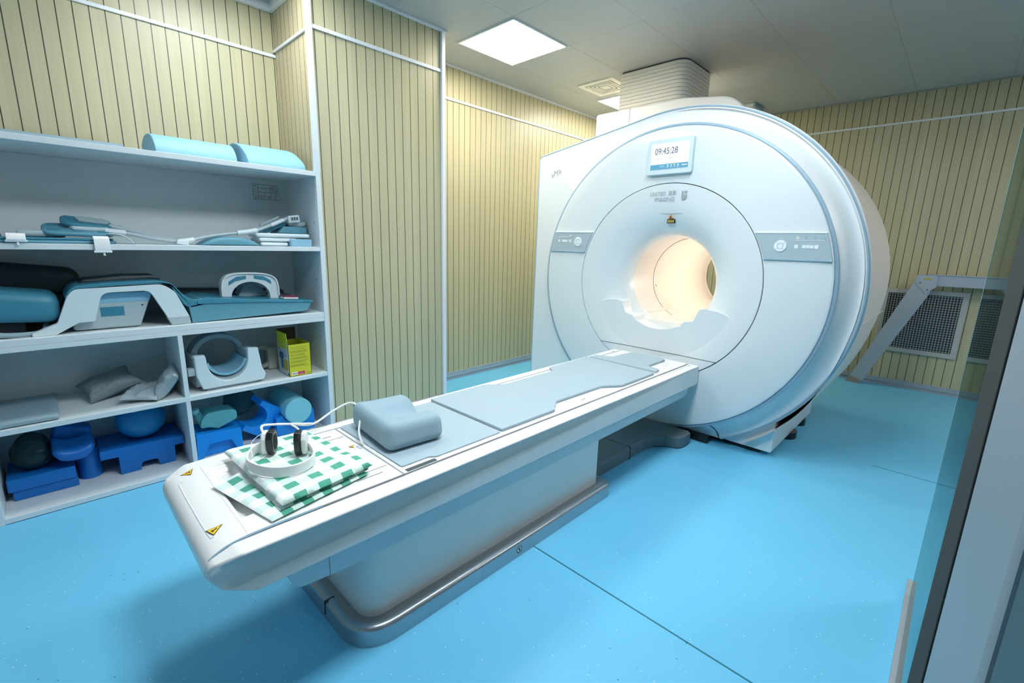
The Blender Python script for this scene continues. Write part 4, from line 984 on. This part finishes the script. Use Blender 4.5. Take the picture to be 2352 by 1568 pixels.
tag(link('teal_cushion', soft(-0.262, 0.050, 3.06, 3.36, 0.935, 1.085, 0.05, 16, lambda p, w: (p[0], p[1], p[2] - 0.10*(p[0]+0.10)*(1 if w[2] > 0 else 0.25)), rot=rot('Y', 3)), M_TEAL, None, 1.2, (-0.1, 3.2, 0.93)), 'glossy teal bolster at the left end of the middle shelf', 'cushion')
t = thing('coil_bracket', 'pale curved bracket under the teal bolster on the middle shelf', 'bracket', (-0.14, 3.15, ZM))
link('bracket_arm', tube(catmull([(-0.24, 3.08, ZM+0.045), (-0.15, 3.07, ZM+0.015), (-0.03, 3.09, ZM+0.012), (-0.005, 3.15, ZM+0.04)], 6), 0.012, 10), M_GREYP, t)
link('bracket_block', box(-0.24, -0.075, 3.16, 3.36, ZM, ZM+0.062, 0.01), M_DKPAD, t)
dkc = soft(-0.262, 0.150, 3.375, 3.49, 0.90, 1.215, 0.05, 14, lambda p, w: (p[0], p[1], p[2] - (0.12*(p[0]+0.26)**1.0 if w[2] > 0 else 0)))
tag(link('dark_cushion', dkc, M_DKPAD, None, 1.2, (-0.05, 3.43, 0.9)), 'tall dark cushion leaning at the back left of the middle shelf', 'cushion')
# tray + head coil
ty = thing('coil_tray', 'long teal tapering tray coil at the right of the middle shelf', 'coil', (0.9, 3.15, ZM))
P = roundpoly([(0.568, ZM+0.001), (1.205, ZM+0.016), (1.242, 0.948), (0.90, 0.975), (0.64, 1.006), (0.61, 1.004), (0.60, 0.975), (0.560, 0.968)], [0.004, 0.01, 0.012, 0.05, 0.01, 0.008, 0.008, 0.01], 4)
link('tray_body', prism(P, 'y', 3.05, 3.40, 0.008, 3, side_r=1), M_TEAL2, ty)
P = [(0.600, 0.992), (0.64, 1.010), (0.90, 0.981), (1.245, 0.953), (1.245, 0.940), (0.90, 0.962), (0.76, 0.970), (0.60, 0.975)]
link('tray_rim', prism(P, 'y', 3.042, 3.41, 0.004, 2), M_TEAL, ty)
link('tray_hollow', box(0.80, 1.20, 3.30, 3.405, 0.955, 0.985, 0.01, 2, rot=rot('Y', 4)), M_DKPAD, ty)
hcx = thing('head_coil', 'white arched head coil cover standing on the teal tray', 'coil', (0.905, 3.22, 0.975))
def archpoly(cx, w, z0, z1, t, th_in):
    o = [tuple(q) for q in catmull([(cx-w, z0), (cx-w+0.002, z0+(z1-z0)*0.55), (cx-w*0.86, z0+(z1-z0)*0.86), (cx-w*0.55, z1), (cx, z1+0.001), (cx+w*0.55, z1-0.006), (cx+w*0.86, z0+(z1-z0)*0.82), (cx+w-0.002, z0+(z1-z0)*0.5), (cx+w, z0)], 5)]
    i = [(cx + (w-t)*math.cos(a), z0 + th_in*math.sin(a)) for a in [PI*k/20 for k in range(21)]]
    return o + i
link('arch_shell', prism(archpoly(0.912, 0.160, 0.990, 1.128, 0.052, 0.088), 'y', 3.16, 3.20, 0.005, 2, side_r=1), M_COIL, hcx)
link('arch_rim', tube(catmull([(0.752, 3.175, 0.99), (0.755, 3.175, 1.066), (0.775, 3.175, 1.109), (0.825, 3.175, 1.130), (0.912, 3.175, 1.132), (1.0, 3.175, 1.124), (1.05, 3.175, 1.102), (1.070, 3.175, 1.058), (1.073, 3.175, 0.985)], 6), 0.01, 10, flat=(0.055, 0.009, (0, 0, 1))), M_WHITE, hcx)
for s in (-1, 1):
    P = [(0.912+s*p[0], p[1]) for p in [(0.022, 1.118), (0.075, 1.112), (0.118, 1.085), (0.122, 1.060), (0.085, 1.085), (0.022, 1.098)]]
    link('arch_slot', prism(P, 'y', 3.158, 3.162, 0.0), M_TEAL, hcx)
for s in (-1, 1): link('arch_foot', box(0.912+s*0.134-0.026, 0.912+s*0.134+0.026, 3.155, 3.21, 0.966, 0.992, 0.003), M_COIL, hcx)
link('inner_shell', prism([(0.86, 0.975), (1.03, 0.975), (1.01, 1.03), (0.97, 1.065), (0.90, 1.055)], 'y', 3.26, 3.36, 0.01), M_GREYP, hcx)
tag(link('dark_coil', soft(0.50, 1.20, 3.40, 3.49, 0.8712, 1.020, 0.03, 10, lambda p, w: (p[0], p[1], p[2]-0.02*w[0]*(w[2] > 0))), M_DKPAD, None, 1.0, (0.85, 3.45, ZM)), 'low dark coil lying behind the teal tray', 'coil')
bk = thing('booklet', 'small white booklet with a dark red cover lying on the teal tray', 'booklet', (1.12, 3.12, 0.962))
link('pages', box(1.075, 1.165, 3.08, 3.14, 0.9665, 0.976, 0.001, 1, rot=rot('Y', 4)), M_WHITE, bk)
link('cover', box(1.08, 1.158, 3.082, 3.138, 0.9765, 0.985, 0.001, 1, rot=rot('Y', 4)), mat('maroon_cover', (0.25, 0.02, 0.06), 0.5), bk)

# ---------------- lower left cell (z 0.458)
ZL = 0.4585
tag(link('seat_pad', soft(-0.262, -0.020, 3.03, 3.47, ZL, ZL+0.030, 0.013, 12), M_GREYP, None, 1.0, (-0.14, 3.25, ZL)), 'flat grey-blue vinyl pad at the left of the shelf with pillows', 'pad')
def pillow(cx, cy, z, L_, W_, H_, ang, m, label, seed, tiltx=0, tilty=0, lift=0.0):
    b = bmesh.new(); N = 28; top = []; bot = []
    R_ = Matrix.Translation((cx, cy, z)) @ Matrix.Rotation(ang, 4, 'Z') @ Matrix.Rotation(tiltx, 4, 'X') @ Matrix.Rotation(tilty, 4, 'Y')
    for i in range(N+1):
        ti, bi = [], []
        for j in range(N+1):
            u, v = 2*i/N-1, 2*j/N-1
            pinch = 1 - 0.13*(1-abs(u)**2)*(abs(v)**3) ; pv = 1 - 0.13*(1-abs(v)**2)*(abs(u)**3)
            x, y = u*L_/2*pv, v*W_/2*pinch
            h = H_/2*max(0, (1-u**4)*(1-v**4))**0.55
            nz = noise.noise(Vector((u*2.2+seed, v*2.2, seed)))*0.012 + abs(noise.noise(Vector((u*5+seed, v*3, seed+3))))*0.010
            ti.append(b.verts.new((x, y, h+nz*min(1, h/0.01)))); bi.append(b.verts.new((x, y, -h*0.8)))
        top.append(ti); bot.append(bi)
    for i in range(N):
        for j in range(N):
            b.faces.new((top[i][j], top[i+1][j], top[i+1][j+1], top[i][j+1])); b.faces.new((bot[i][j], bot[i][j+1], bot[i+1][j+1], bot[i+1][j]))
    bmesh.ops.remove_doubles(b, verts=b.verts, dist=1e-4)
    b.transform(R_)
    mz = min(v.co.z for v in b.verts)
    for v in b.verts: v.co.z += z - mz
    t = thing('pillow', label, 'pillow', (cx, cy, z), 'cloth pillows on the lower shelf')
    link('cushion_body', b, m, t, 1.2)
    e = [R_ @ Vector((u*L_/2*0.995, v*W_/2*0.995, 0)) for u, v in ((-1, -1), (-0.3, -0.90), (0.3, -0.90), (1, -1))]
    for q in e: q.z += z - mz
    link('piping', tube(catmull([tuple(q) for q in e], 5), 0.0025, 6), m, t)
    return t
pillow(0.195, 3.32, ZL, 0.25, 0.20, 0.085, 0.25, M_PILG, 'crumpled dark grey pillow in the middle of the lower shelf', 3.1, 0.30, -0.30)
pillow(0.335, 3.20, ZL, 0.17, 0.32, 0.05, -0.35, M_PILL, 'pale grey pillow lying flat against the bulging one', 8.2, 0.0, 0.12)
pillow(0.440, 3.15, ZL, 0.17, 0.26, 0.075, -0.25, M_PILL, 'bulging pale grey pillow standing tilted against the shelf divider', 12.7, 0.08, -0.95)

# ---------------- lower right cell
kc = thing('knee_coil', 'white cradle-shaped knee coil with a round hollow on the lower right shelf', 'coil', (0.73, 3.10, ZL))
o_ = [(0.583, ZL+0.014), (0.910, ZL+0.014), (0.925, ZL+0.050), (0.905, ZL+0.100), (0.892, ZL+0.222), (0.832, ZL+0.228)]
i_ = [(0.722 + 0.108*math.cos(a), ZL+0.175 - 0.128*math.sin(a)) for a in [PI*k/22 for k in range(1, 22)]]
P = o_ + i_ + [(0.612, ZL+0.200), (0.608, ZL+0.215), (0.555, ZL+0.218), (0.556, ZL+0.10)]
link('front_shell', prism(P, 'y', 3.055, 3.10, 0.007, 3, side_r=1), M_COIL, kc)
P2 = [(0.560, ZL+0.02), (0.90, ZL+0.02), (0.895, ZL+0.20), (0.835, ZL+0.205)] + [(0.722+0.112*math.cos(a), ZL+0.185-0.125*math.sin(a)) for a in [PI*k/22 for k in range(1, 22)]] + [(0.608, ZL+0.19), (0.56, ZL+0.19)]
link('shell_body', prism(P2, 'y', 3.10, 3.34, 0.01, 2, side_r=1), M_PALE, kc)
bq = bmesh.new(); rings = []
for y in (3.085, 3.33):
    rings.append([bq.verts.new((0.722 + r*math.cos(a), y, ZL+0.185 - r*1.02*math.sin(a))) for r in (0.111, 0.097) for a in [PI*k/22*0.86+0.22 for k in range(23)]])
A, B = rings
for k in range(22): bq.faces.new((A[k], A[k+1], B[k+1], B[k])); bq.faces.new((A[23+k], A[24+k], B[24+k], B[23+k])); bq.faces.new((A[k], A[k+1], A[24+k], A[23+k]))
link('liner_pad', bq, M_LBLUE, kc)
link('foot_plate', box(0.600, 0.880, 3.07, 3.32, ZL, ZL+0.014, 0.003), M_GREYP, kc)
link('side_tab', box(0.520, 0.556, 3.07, 3.12, ZL+0.10, ZL+0.145, 0.006), M_PALE, kc)
link('cover_arch', prism([(0.722+r*math.cos(a), ZL+0.165+r*0.9*math.sin(a)) for r, ks in ((0.150, range(0, 21)), (0.118, range(20, -1, -1))) for a in [PI*k/20 for k in ks]], 'y', 3.25, 3.36, 0.006, 2, side_r=1), M_GREYP, kc)
yb = thing('yellow_box', 'open yellow cardboard carton on the lower right shelf', 'box', (1.13, 3.14, ZL))
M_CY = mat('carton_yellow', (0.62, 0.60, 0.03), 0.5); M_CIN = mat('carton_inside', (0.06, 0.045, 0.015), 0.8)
A0, A1, B0, B1 = 1.062, 1.205, 3.045, 3.235
link('front_panel', box(A0, A1, B0, B0+0.003, ZL, 0.672), M_CY, yb)
side = link('side_panel', box(A0, A0+0.003, B0, B1, ZL, 0.672), mat('carton_white', (0.60, 0.68, 0.70), 0.5), yb)
link('rear_panel', box(A0, A1, B1-0.003, B1, ZL, 0.672), M_CY, yb)
link('far_panel', box(A1-0.003, A1, B0, B1, ZL, 0.672), M_CY, yb)
link('bottom', box(A0, A1, B0, B1, ZL, ZL+0.003), M_CIN, yb)
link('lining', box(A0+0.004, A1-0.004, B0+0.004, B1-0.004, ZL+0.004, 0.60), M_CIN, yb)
link('side_flap', prism([(B0+0.004, 0.672), (B1-0.004, 0.672), (B1-0.012, 0.752), (B0+0.03, 0.757)], 'x', A0-0.002, A0+0.001, 0.0, rx) if False else prism([(B0+0.004, 0.672), (B1-0.004, 0.672), (B1-0.012, 0.745), (B0+0.02, 0.745)], 'x', A0-0.0005, A0+0.002), M_CY, yb)
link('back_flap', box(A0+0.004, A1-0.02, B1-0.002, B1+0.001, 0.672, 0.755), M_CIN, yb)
b = bmesh.new(); random.seed(3); z = 0.655
while z > 0.525:
    n_ = random.choice((1, 2, 3))
    for q in range(n_):
        box(A0+0.010, A0+0.010+random.uniform(0.09, 0.122), B0-0.0008, B0+0.001, z-0.0018, z, bm=b); z -= 0.0058
    z -= 0.007
fp = [c for c in yb.children if c.name.startswith('front_panel')][0]
link('fine_print', b, mat('print_olive', (0.20, 0.19, 0.02), 0.6), fp)
rd = link('red_label', box(A0+0.052, A0+0.098, B0-0.0010, B0+0.001, 0.468, 0.486), mat('label_magenta', (0.45, 0.01, 0.12), 0.5), fp)
wl = link('white_label', box(A0+0.014, A0+0.052, B0-0.0010, B0+0.001, 0.468, 0.486), M_WHITE, fp)
link('label_text', text_bm('insulin', 0.013, (A0+0.017, B0-0.0014, 0.477), (1, 0, 0), (0, 0, 1), depth=0.0002, font_w=0.75), mat('print_blue', (0.05, 0.1, 0.4), 0.5), wl) if False else None
b = box(A0+0.018, A0+0.048, B0-0.0014, B0-0.0008, 0.4735, 0.4795); link('label_print', b, mat('print_blue', (0.10, 0.14, 0.42), 0.5), wl)
b = bmesh.new()
for k in range(2): box(A0+0.058, A0+0.092, B0-0.0014, B0-0.0008, 0.4725+k*0.006, 0.4738+k*0.006, bm=b)
link('label_print', b, mat('print_pink', (0.7, 0.25, 0.35), 0.5), rd)
b = bmesh.new()
for k in range(3): box(A0+0.108+k*0.009, A0+0.114+k*0.009, B0-0.0008, B0+0.001, 0.470, 0.476, bm=b)
link('fine_print', b, mat('print_olive', (0.20, 0.19, 0.02), 0.6), fp)
# pictures on the white side
def sp_(y0_, y1_, z0_, z1_, col, nm, r=0.0): return link('picture', prism(roundpoly([(y0_, z0_), (y1_, z0_), (y1_, z1_), (y0_, z1_)], r, 5) if r else [(y0_, z0_), (y1_, z0_), (y1_, z1_), (y0_, z1_)], 'x', A0-0.0012, A0+0.0005), mat(nm, col, 0.5), side)
sp_(3.06, 3.22, 0.64, 0.668, (0.62, 0.60, 0.03), 'carton_yellow')
sp_(3.13, 3.20, 0.565, 0.61, (0.01, 0.10, 0.25), 'pic_navy', 0.012); sp_(3.14, 3.18, 0.50, 0.57, (0.02, 0.15, 0.3), 'pic_navy2', 0.01)
sp_(3.06, 3.13, 0.495, 0.57, (0.45, 0.38, 0.03), 'pic_ochre', 0.02); sp_(3.05, 3.07, 0.465, 0.480, (0.02, 0.05, 0.1), 'pic_dark', 0.004)
sp_(3.08, 3.20, 0.618, 0.623, (0.25, 0.35, 0.45), 'pic_print'); sp_(3.19, 3.21, 0.625, 0.635, (0.05, 0.1, 0.15), 'pic_dark2')
sp_(3.07, 3.12, 0.585, 0.605, (0.3, 0.4, 0.48), 'pic_print3')
t = thing('ankle_coil', 'cream looped coil behind the yellow carton', 'coil', (1.04, 3.35, ZL))
link('loop', tube([(0.985+0.060*math.cos(2*PI*k/40)*(1.0), 3.33, ZL+0.095+0.068*math.sin(2*PI*k/40)) for k in range(40)], 0.015, 10, closed=True), mat('coil_cream', (0.40, 0.42, 0.38), 0.5), t)
link('coil_block', box(1.02, 1.12, 3.30, 3.40, ZL, ZL+0.16, 0.015, 3), mat('coil_cream', (0.40, 0.42, 0.38), 0.5), t)

# ---------------- bottom left cell (z 0.03)
ZB = 0.0305
b = prism(roundpoly([(-0.248, ZB), (0.000, ZB), (0.004, ZB+0.105), (-0.252, ZB+0.105)], 0.006, 3), 'y', 3.19, 3.42, 0.004, 2, side_r=1)
bl_ = thing('blue_block', 'deep blue foam block with a ledge at the bottom left of the shelf', 'block', (-0.12, 3.3, ZB))
link('block_body', box(-0.236, 0.004, 3.195, 3.44, ZB, ZB+0.050, 0.004), M_BLUE, bl_)
link('block_lid', box(-0.250, 0.000, 3.185, 3.46, ZB+0.051, ZB+0.118, 0.006), M_BLUE, bl_)
M_BAG = film_mat('dark_clear_bag', (0.20, 0.32, 0.34), 0.45, (0.03, 0.09, 0.10))
bg = thing('bagged_ball', 'dark ball in a clear plastic bag on the deep blue block', 'ball', (-0.145, 3.30, ZB+0.119))
b = bmesh.new(); bmesh.ops.create_uvsphere(b, u_segments=40, v_segments=24, radius=0.078); b.transform(Matrix.Translation((-0.145, 3.29, ZB+0.198))); link('ball', b, mat('ball_dark_green', (0.012, 0.07, 0.085), 0.4), bg, 1.0)
b = bmesh.new(); bmesh.ops.create_uvsphere(b, u_segments=48, v_segments=32, radius=0.084)
for v in b.verts:
    k = 1 + 0.06*noise.noise(v.co*30) ; v.co *= k
    if v.co.z > 0.05: v.co.z += (v.co.z-0.05)*0.7; 
b.transform(Matrix.Translation((-0.145, 3.29, ZB+0.203))); link('plastic_bag', b, M_BAG, bg, 0.5)
# curved bolster (half disc) on cylinder
b = soft(-0.075, 0.088, 3.16, 3.30, 0.205, 0.270, 0.030, 14, lambda p, w: (p[0], p[1]-0.02*(1-w[0]**2), p[2] + 0.02*(w[0]**2)), rot=rot('X', 22))
tag(link('blue_bolster', b, M_BLUE, None, 1.0, (0.0, 3.2, 0.21)), 'rounded deep blue cap tilted on the blue cylinder', 'bolster')
tag(link('blue_slab', soft(-0.080, 0.070, 3.30, 3.42, 0.15, 0.33, 0.02, 8, rot=rot('Y', 18)), M_BLUE, None, 1.0, (0, 3.35, 0.15)), 'dark blue slab leaning behind the tilted blue cap', 'slab')
tag(link('blue_cylinder', lathe_z([(0.0, ZB), (0.046, ZB), (0.048, ZB+0.004), (0.048, ZB+0.155), (0.044, ZB+0.160), (0.0, ZB+0.160)], 0.058, 3.290, 40), M_BLUE, None, 0.6, (0.058, 3.29, ZB)), 'upright deep blue cylinder between the block and the bridge', 'cylinder')
P = roundpoly([(0.100, ZB+0.108), (0.175, ZB+0.106), (0.175, ZB), (0.265, ZB), (0.270, ZB+0.045), (0.345, ZB+0.045), (0.350, ZB), (0.430, ZB), (0.430, ZB+0.100), (0.480, ZB+0.098), (0.480, ZB+0.150), (0.100, ZB+0.160)], [0.004, 0.004, 0.004, 0.004, 0.02, 0.02, 0.004, 0.004, 0.004, 0.004, 0.006, 0.006], 4)
tag(link('blue_bridge', prism(P, 'y', 3.185, 3.46, 0.004, 2, side_r=1), M_BLUE, None, 0.6, (0.3, 3.3, ZB)), 'deep blue bridge-shaped stand with arch cutouts on the bottom shelf', 'stand')
bb = thing('blue_ball', 'big blue ball resting on the bridge-shaped stand', 'ball', (0.305, 3.31, ZB+0.156))
b = bmesh.new(); bmesh.ops.create_uvsphere(b, u_segments=56, v_segments=36, radius=0.118)
for v in b.verts: v.co.z *= 0.93
b.transform(Matrix.Translation((0.305, 3.31, ZB+0.156+0.109))); link('ball', b, mat('blue_ball_plastic', (0.01, 0.20, 0.45), 0.4), bb, 1.0)
link('ball_label', box(0.262, 0.285, 3.222, 3.226, ZB+0.335, ZB+0.341, rot=rot('X', -40)), M_PALE, bb)
# ---------------- bottom right cell
b1 = thing('blue_stand', 'bright blue stand with a trapezoid cutout behind the table end', 'stand', (0.64, 3.2, ZB))
P = [(0.520, ZB), (0.545, ZB), (0.582, ZB+0.080), (0.592, ZB+0.088), (0.695, ZB+0.088), (0.705, ZB+0.080), (0.74, ZB), (0.765, ZB), (0.762, ZB+0.150), (0.525, ZB+0.165)]
link('stand_front', prism(roundpoly(P, [0.002, 0, 0.004, 0.004, 0.004, 0.004, 0, 0.002, 0.006, 0.006], 3), 'y', 3.09, 3.13, 0.004, 2, side_r=1), M_BLUE2, b1)
link('stand_top', box(0.522, 0.764, 3.13, 3.33, ZB, ZB+0.150, 0.004), M_BLUE2, b1)
M_MILK = film_mat('milky_flask', (0.45, 0.85, 0.85), 0.75, (0.16, 0.50, 0.54))
fl = thing('flask', 'milky teal plastic flask with a capped neck on the bright blue stand', 'bottle', (0.64, 3.18, ZB+0.166))
P = [tuple(q) for q in catmull([(0.560, 0), (0.600, -0.004), (0.645, -0.022), (0.660, -0.018), (0.74, 0.012), (0.752, 0.028), (0.750, 0.066), (0.720, 0.080), (0.65, 0.085), (0.60, 0.082), (0.575, 0.060), (0.560, 0.030)], 4, True)]
ZF = ZB+0.190
b = prism([(p[0], ZF+p[1]) for p in P], 'y', 3.115, 3.235, 0.012, 3, side_r=1)
b2 = tube([(0.580, 3.175, ZF+0.02), (0.552, 3.170, ZF+0.085)], lambda q: 0.026-0.004*q, 20, bm=b); link('flask_body', b2, M_MILK, fl)
link('cap', tube([(0.552, 3.170, ZF+0.082), (0.545, 3.168, ZF+0.108)], 0.020, 24), mat('cap_teal', (0.30, 0.62, 0.66), 0.5), fl)
cr = thing('blue_cradle', 'bright blue cradle block tilted on its corner in the bottom right shelf', 'cradle', (0.88, 3.2, ZB))
P = [(-0.11, -0.085), (0.11, -0.085), (0.11, 0.085)] + [(0.075*math.cos(a)+0.0, 0.085-0.105*math.sin(a)) for a in [PI*k/14 for k in range(15)]] + [(-0.11, 0.085)]
b = prism(P, 'y', -0.05, 0.07, 0.004, 2, side_r=1)
b.transform(Matrix.Translation((0.905, 3.215, ZB+0.168)) @ Matrix.Rotation(math.radians(-52), 4, 'Y') @ Matrix.Rotation(math.radians(12), 4, 'X'))
mz = min(v.co.z for v in b.verts)
for v in b.verts: v.co.z += ZB - mz
link('cradle_body', b, M_BLUE2, cr)
M_CLR = film_mat('crinkled_clear_bag', (0.55, 0.72, 0.74), 0.30, (0.04, 0.14, 0.17))
b = bmesh.new(); bmesh.ops.create_icosphere(b, subdivisions=5, radius=0.09)
for v in b.verts: v.co *= 1 + 0.16*noise.noise(v.co*28) + 0.06*noise.noise(v.co*70); v.co.z *= 1.1
b.transform(Matrix.Translation((0.835, 3.36, ZB+0.24)))
tag(link('plastic_bag', b, M_CLR, None, 0.2, (0.835, 3.36, ZB+0.15)), 'crinkled clear plastic bag at the back between flask and cradle', 'bag')
P = [(0.985, ZB), (1.232, ZB), (1.235, ZB+0.150)] + [(1.117 + 0.088*math.cos(a), ZB+0.165 - 0.088*math.sin(a)) for a in [PI*k/16 for k in range(17)]][0:] + [(0.990, ZB+0.150)]
P = [(0.985, ZB), (1.238, ZB), (1.240, ZB+0.140)] + [(1.117 + 0.092*math.cos(a), ZB+0.166 - 0.092*math.sin(a)) for a in [0.3 + (PI-0.6)*k/16 for k in range(17)]] + [(0.985, ZB+0.130)]
tag(link('blue_cradle', prism(P, 'y', 3.14, 3.42, 0.004, 2, side_r=1), M_BLUE2, None, 0.6, (1.1, 3.3, ZB)), 'bright blue cradle holding the pale cylinder at the bottom right', 'cradle')
cy_ = thing('pale_cylinder', 'large pale aqua cylinder lying end-on in the bright blue cradle', 'cylinder', (1.117, 3.25, ZB+0.08))
b = bmesh.new(); ra = []
for y, r in ((3.085, 0.0005), (3.085, 0.083), (3.090, 0.089), (3.42, 0.089), (3.42, 0.0005)):
    ra.append([b.verts.new((1.117 + r*math.cos(2*PI*k/48), y, ZB+0.168 + r*math.sin(2*PI*k/48))) for k in range(48)])
for A, B in zip(ra, ra[1:]):
    for k in range(48): b.faces.new((A[k], A[(k+1) % 48], B[(k+1) % 48], B[k]))
link('cylinder_body', b, mat('pale_aqua', (0.24, 0.60, 0.68), 0.5), cy_)

# ================================================================== RIGHT WALL FITTINGS
gr = thing('wall_grille', 'large white-framed air return grille low on the right wooden wall', 'grille', (6.07, 0.25, 0.69))
gy0, gy1, gz0, gz1 = -0.085, 0.555, 0.365, 1.010
b = bmesh.new()
for q in ((gy0, gy1, gz0, gz0+0.045), (gy0, gy1, gz1-0.045, gz1), (gy0, gy0+0.045, gz0+0.045, gz1-0.045), (gy1-0.045, gy1, gz0+0.045, gz1-0.045)):
    box(6.062, 6.080, *q, 0.003, 1, bm=b)
link('grille_frame', b, mat('grille_frame_grey', (0.46, 0.47, 0.46), 0.45), gr)
link('grille_backing', box(6.0775, 6.0795, gy0+0.04, gy1-0.04, gz0+0.04, gz1-0.04), M_BLACK, gr)
b = bmesh.new(); n_ = 25
for k in range(n_):
    y = gy0+0.045 + (k+0.5)*(gy1-gy0-0.09)/n_; box(6.066, 6.074, y-0.0028, y+0.0028, gz0+0.04, gz1-0.04, bm=b)
link('grille_bars', b, mat('grille_bar_grey', (0.36, 0.37, 0.37), 0.5), gr)
b = bmesh.new(); n_ = 24
for k in range(n_):
    z = gz0+0.045 + (k+0.5)*(gz1-gz0-0.09)/n_; box(6.070, 6.078, gy0+0.04, gy1-0.04, z-0.0022, z+0.0022, bm=b)
link('grille_bars', b, MATS['grille_bar_grey'], gr)
bm_ = thing('metal_brace', 'grey metal rail with a slanting strut down to the floor by the right wall', 'brace', (5.95, 0.2, 0))
M_BR = mat('brace_grey', (0.40, 0.47, 0.54), 0.4, metal=0.2)
link('rail', box(5.93, 5.99, -0.9, 0.24, 1.062, 1.166, 0.003), M_BR, bm_)
link('rail_flange', box(5.922, 5.998, -0.9, 0.235, 1.160, 1.168, 0.002), M_BR, bm_)
link('strut', prism([(0.315, 1.150), (0.235, 1.030), (0.150, 1.020)][:0] or [(0.300, 1.160), (0.190, 1.000), (0.575, 0.030), (0.685, 0.070)], 'x', 5.925, 5.985, 0.003), M_BR, bm_)
link('strut_foot', prism([(0.575, 0.030), (0.685, 0.070), (0.720, 0.0), (0.590, 0.0)], 'x', 5.922, 5.988, 0.003), mat('wooden_foot', (0.30, 0.25, 0.22), 0.6), bm_)
jp = link('joint_plate', prism([(0.312, 1.160), (0.160, 1.158), (0.158, 1.050), (0.225, 0.985), (0.315, 1.085)], 'x', 5.914, 5.925, 0.002), M_BR, bm_)
link('yellow_sticker', box(5.911, 5.915, 0.205, 0.255, 1.118, 1.130), mat('sticker_yellow', (0.6, 0.48, 0.02), 0.5), jp)
for (y, z) in ((0.278, 1.085), (0.218, 1.020)): link('plate_bolt', lathe_x([(0.0004, 5.910), (0.006, 5.911), (0.006, 5.915)], y, z, 12), M_SEAM, jp)

# ================================================================== GLASS SCREEN AT THE CAMERA'S RIGHT
def mk(nm, b, m): o = struct(nm, b, m); return o
mk('window_1', box(1.126, 2.24, -0.068, -0.060, 0.03, ZC), G_GLASS)
g2 = link('pane_edge', box(2.240, 2.252, -0.0685, -0.0595, 0.03, ZC), mat('glass_edge_blue', (0.35, 0.62, 0.72), 0.2), None); g2['kind'] = 'structure'; g2.name = 'trim_13'
struct('trim_14', box(0.3, 2.36, -0.085, -0.045, 0.0, 0.035, 0.002), mat('sill_grey', (0.34, 0.38, 0.42), 0.4))
struct('trim_15', box(0.846, 1.125, -0.10, -0.056, 0.03, ZC, 0.003), mat('dark_gasket', (0.008, 0.012, 0.012), 0.85))
struct('trim_16', box(0.447, 0.8455, -0.14, -0.058, 0.03, ZC, 0.012), mat('door_frame_grey', (0.19, 0.245, 0.285), 0.5))
struct('trim_17', box(-0.3, 0.44, -0.14, -0.062, 0.03, ZC, 0.003), M_DKPAD)
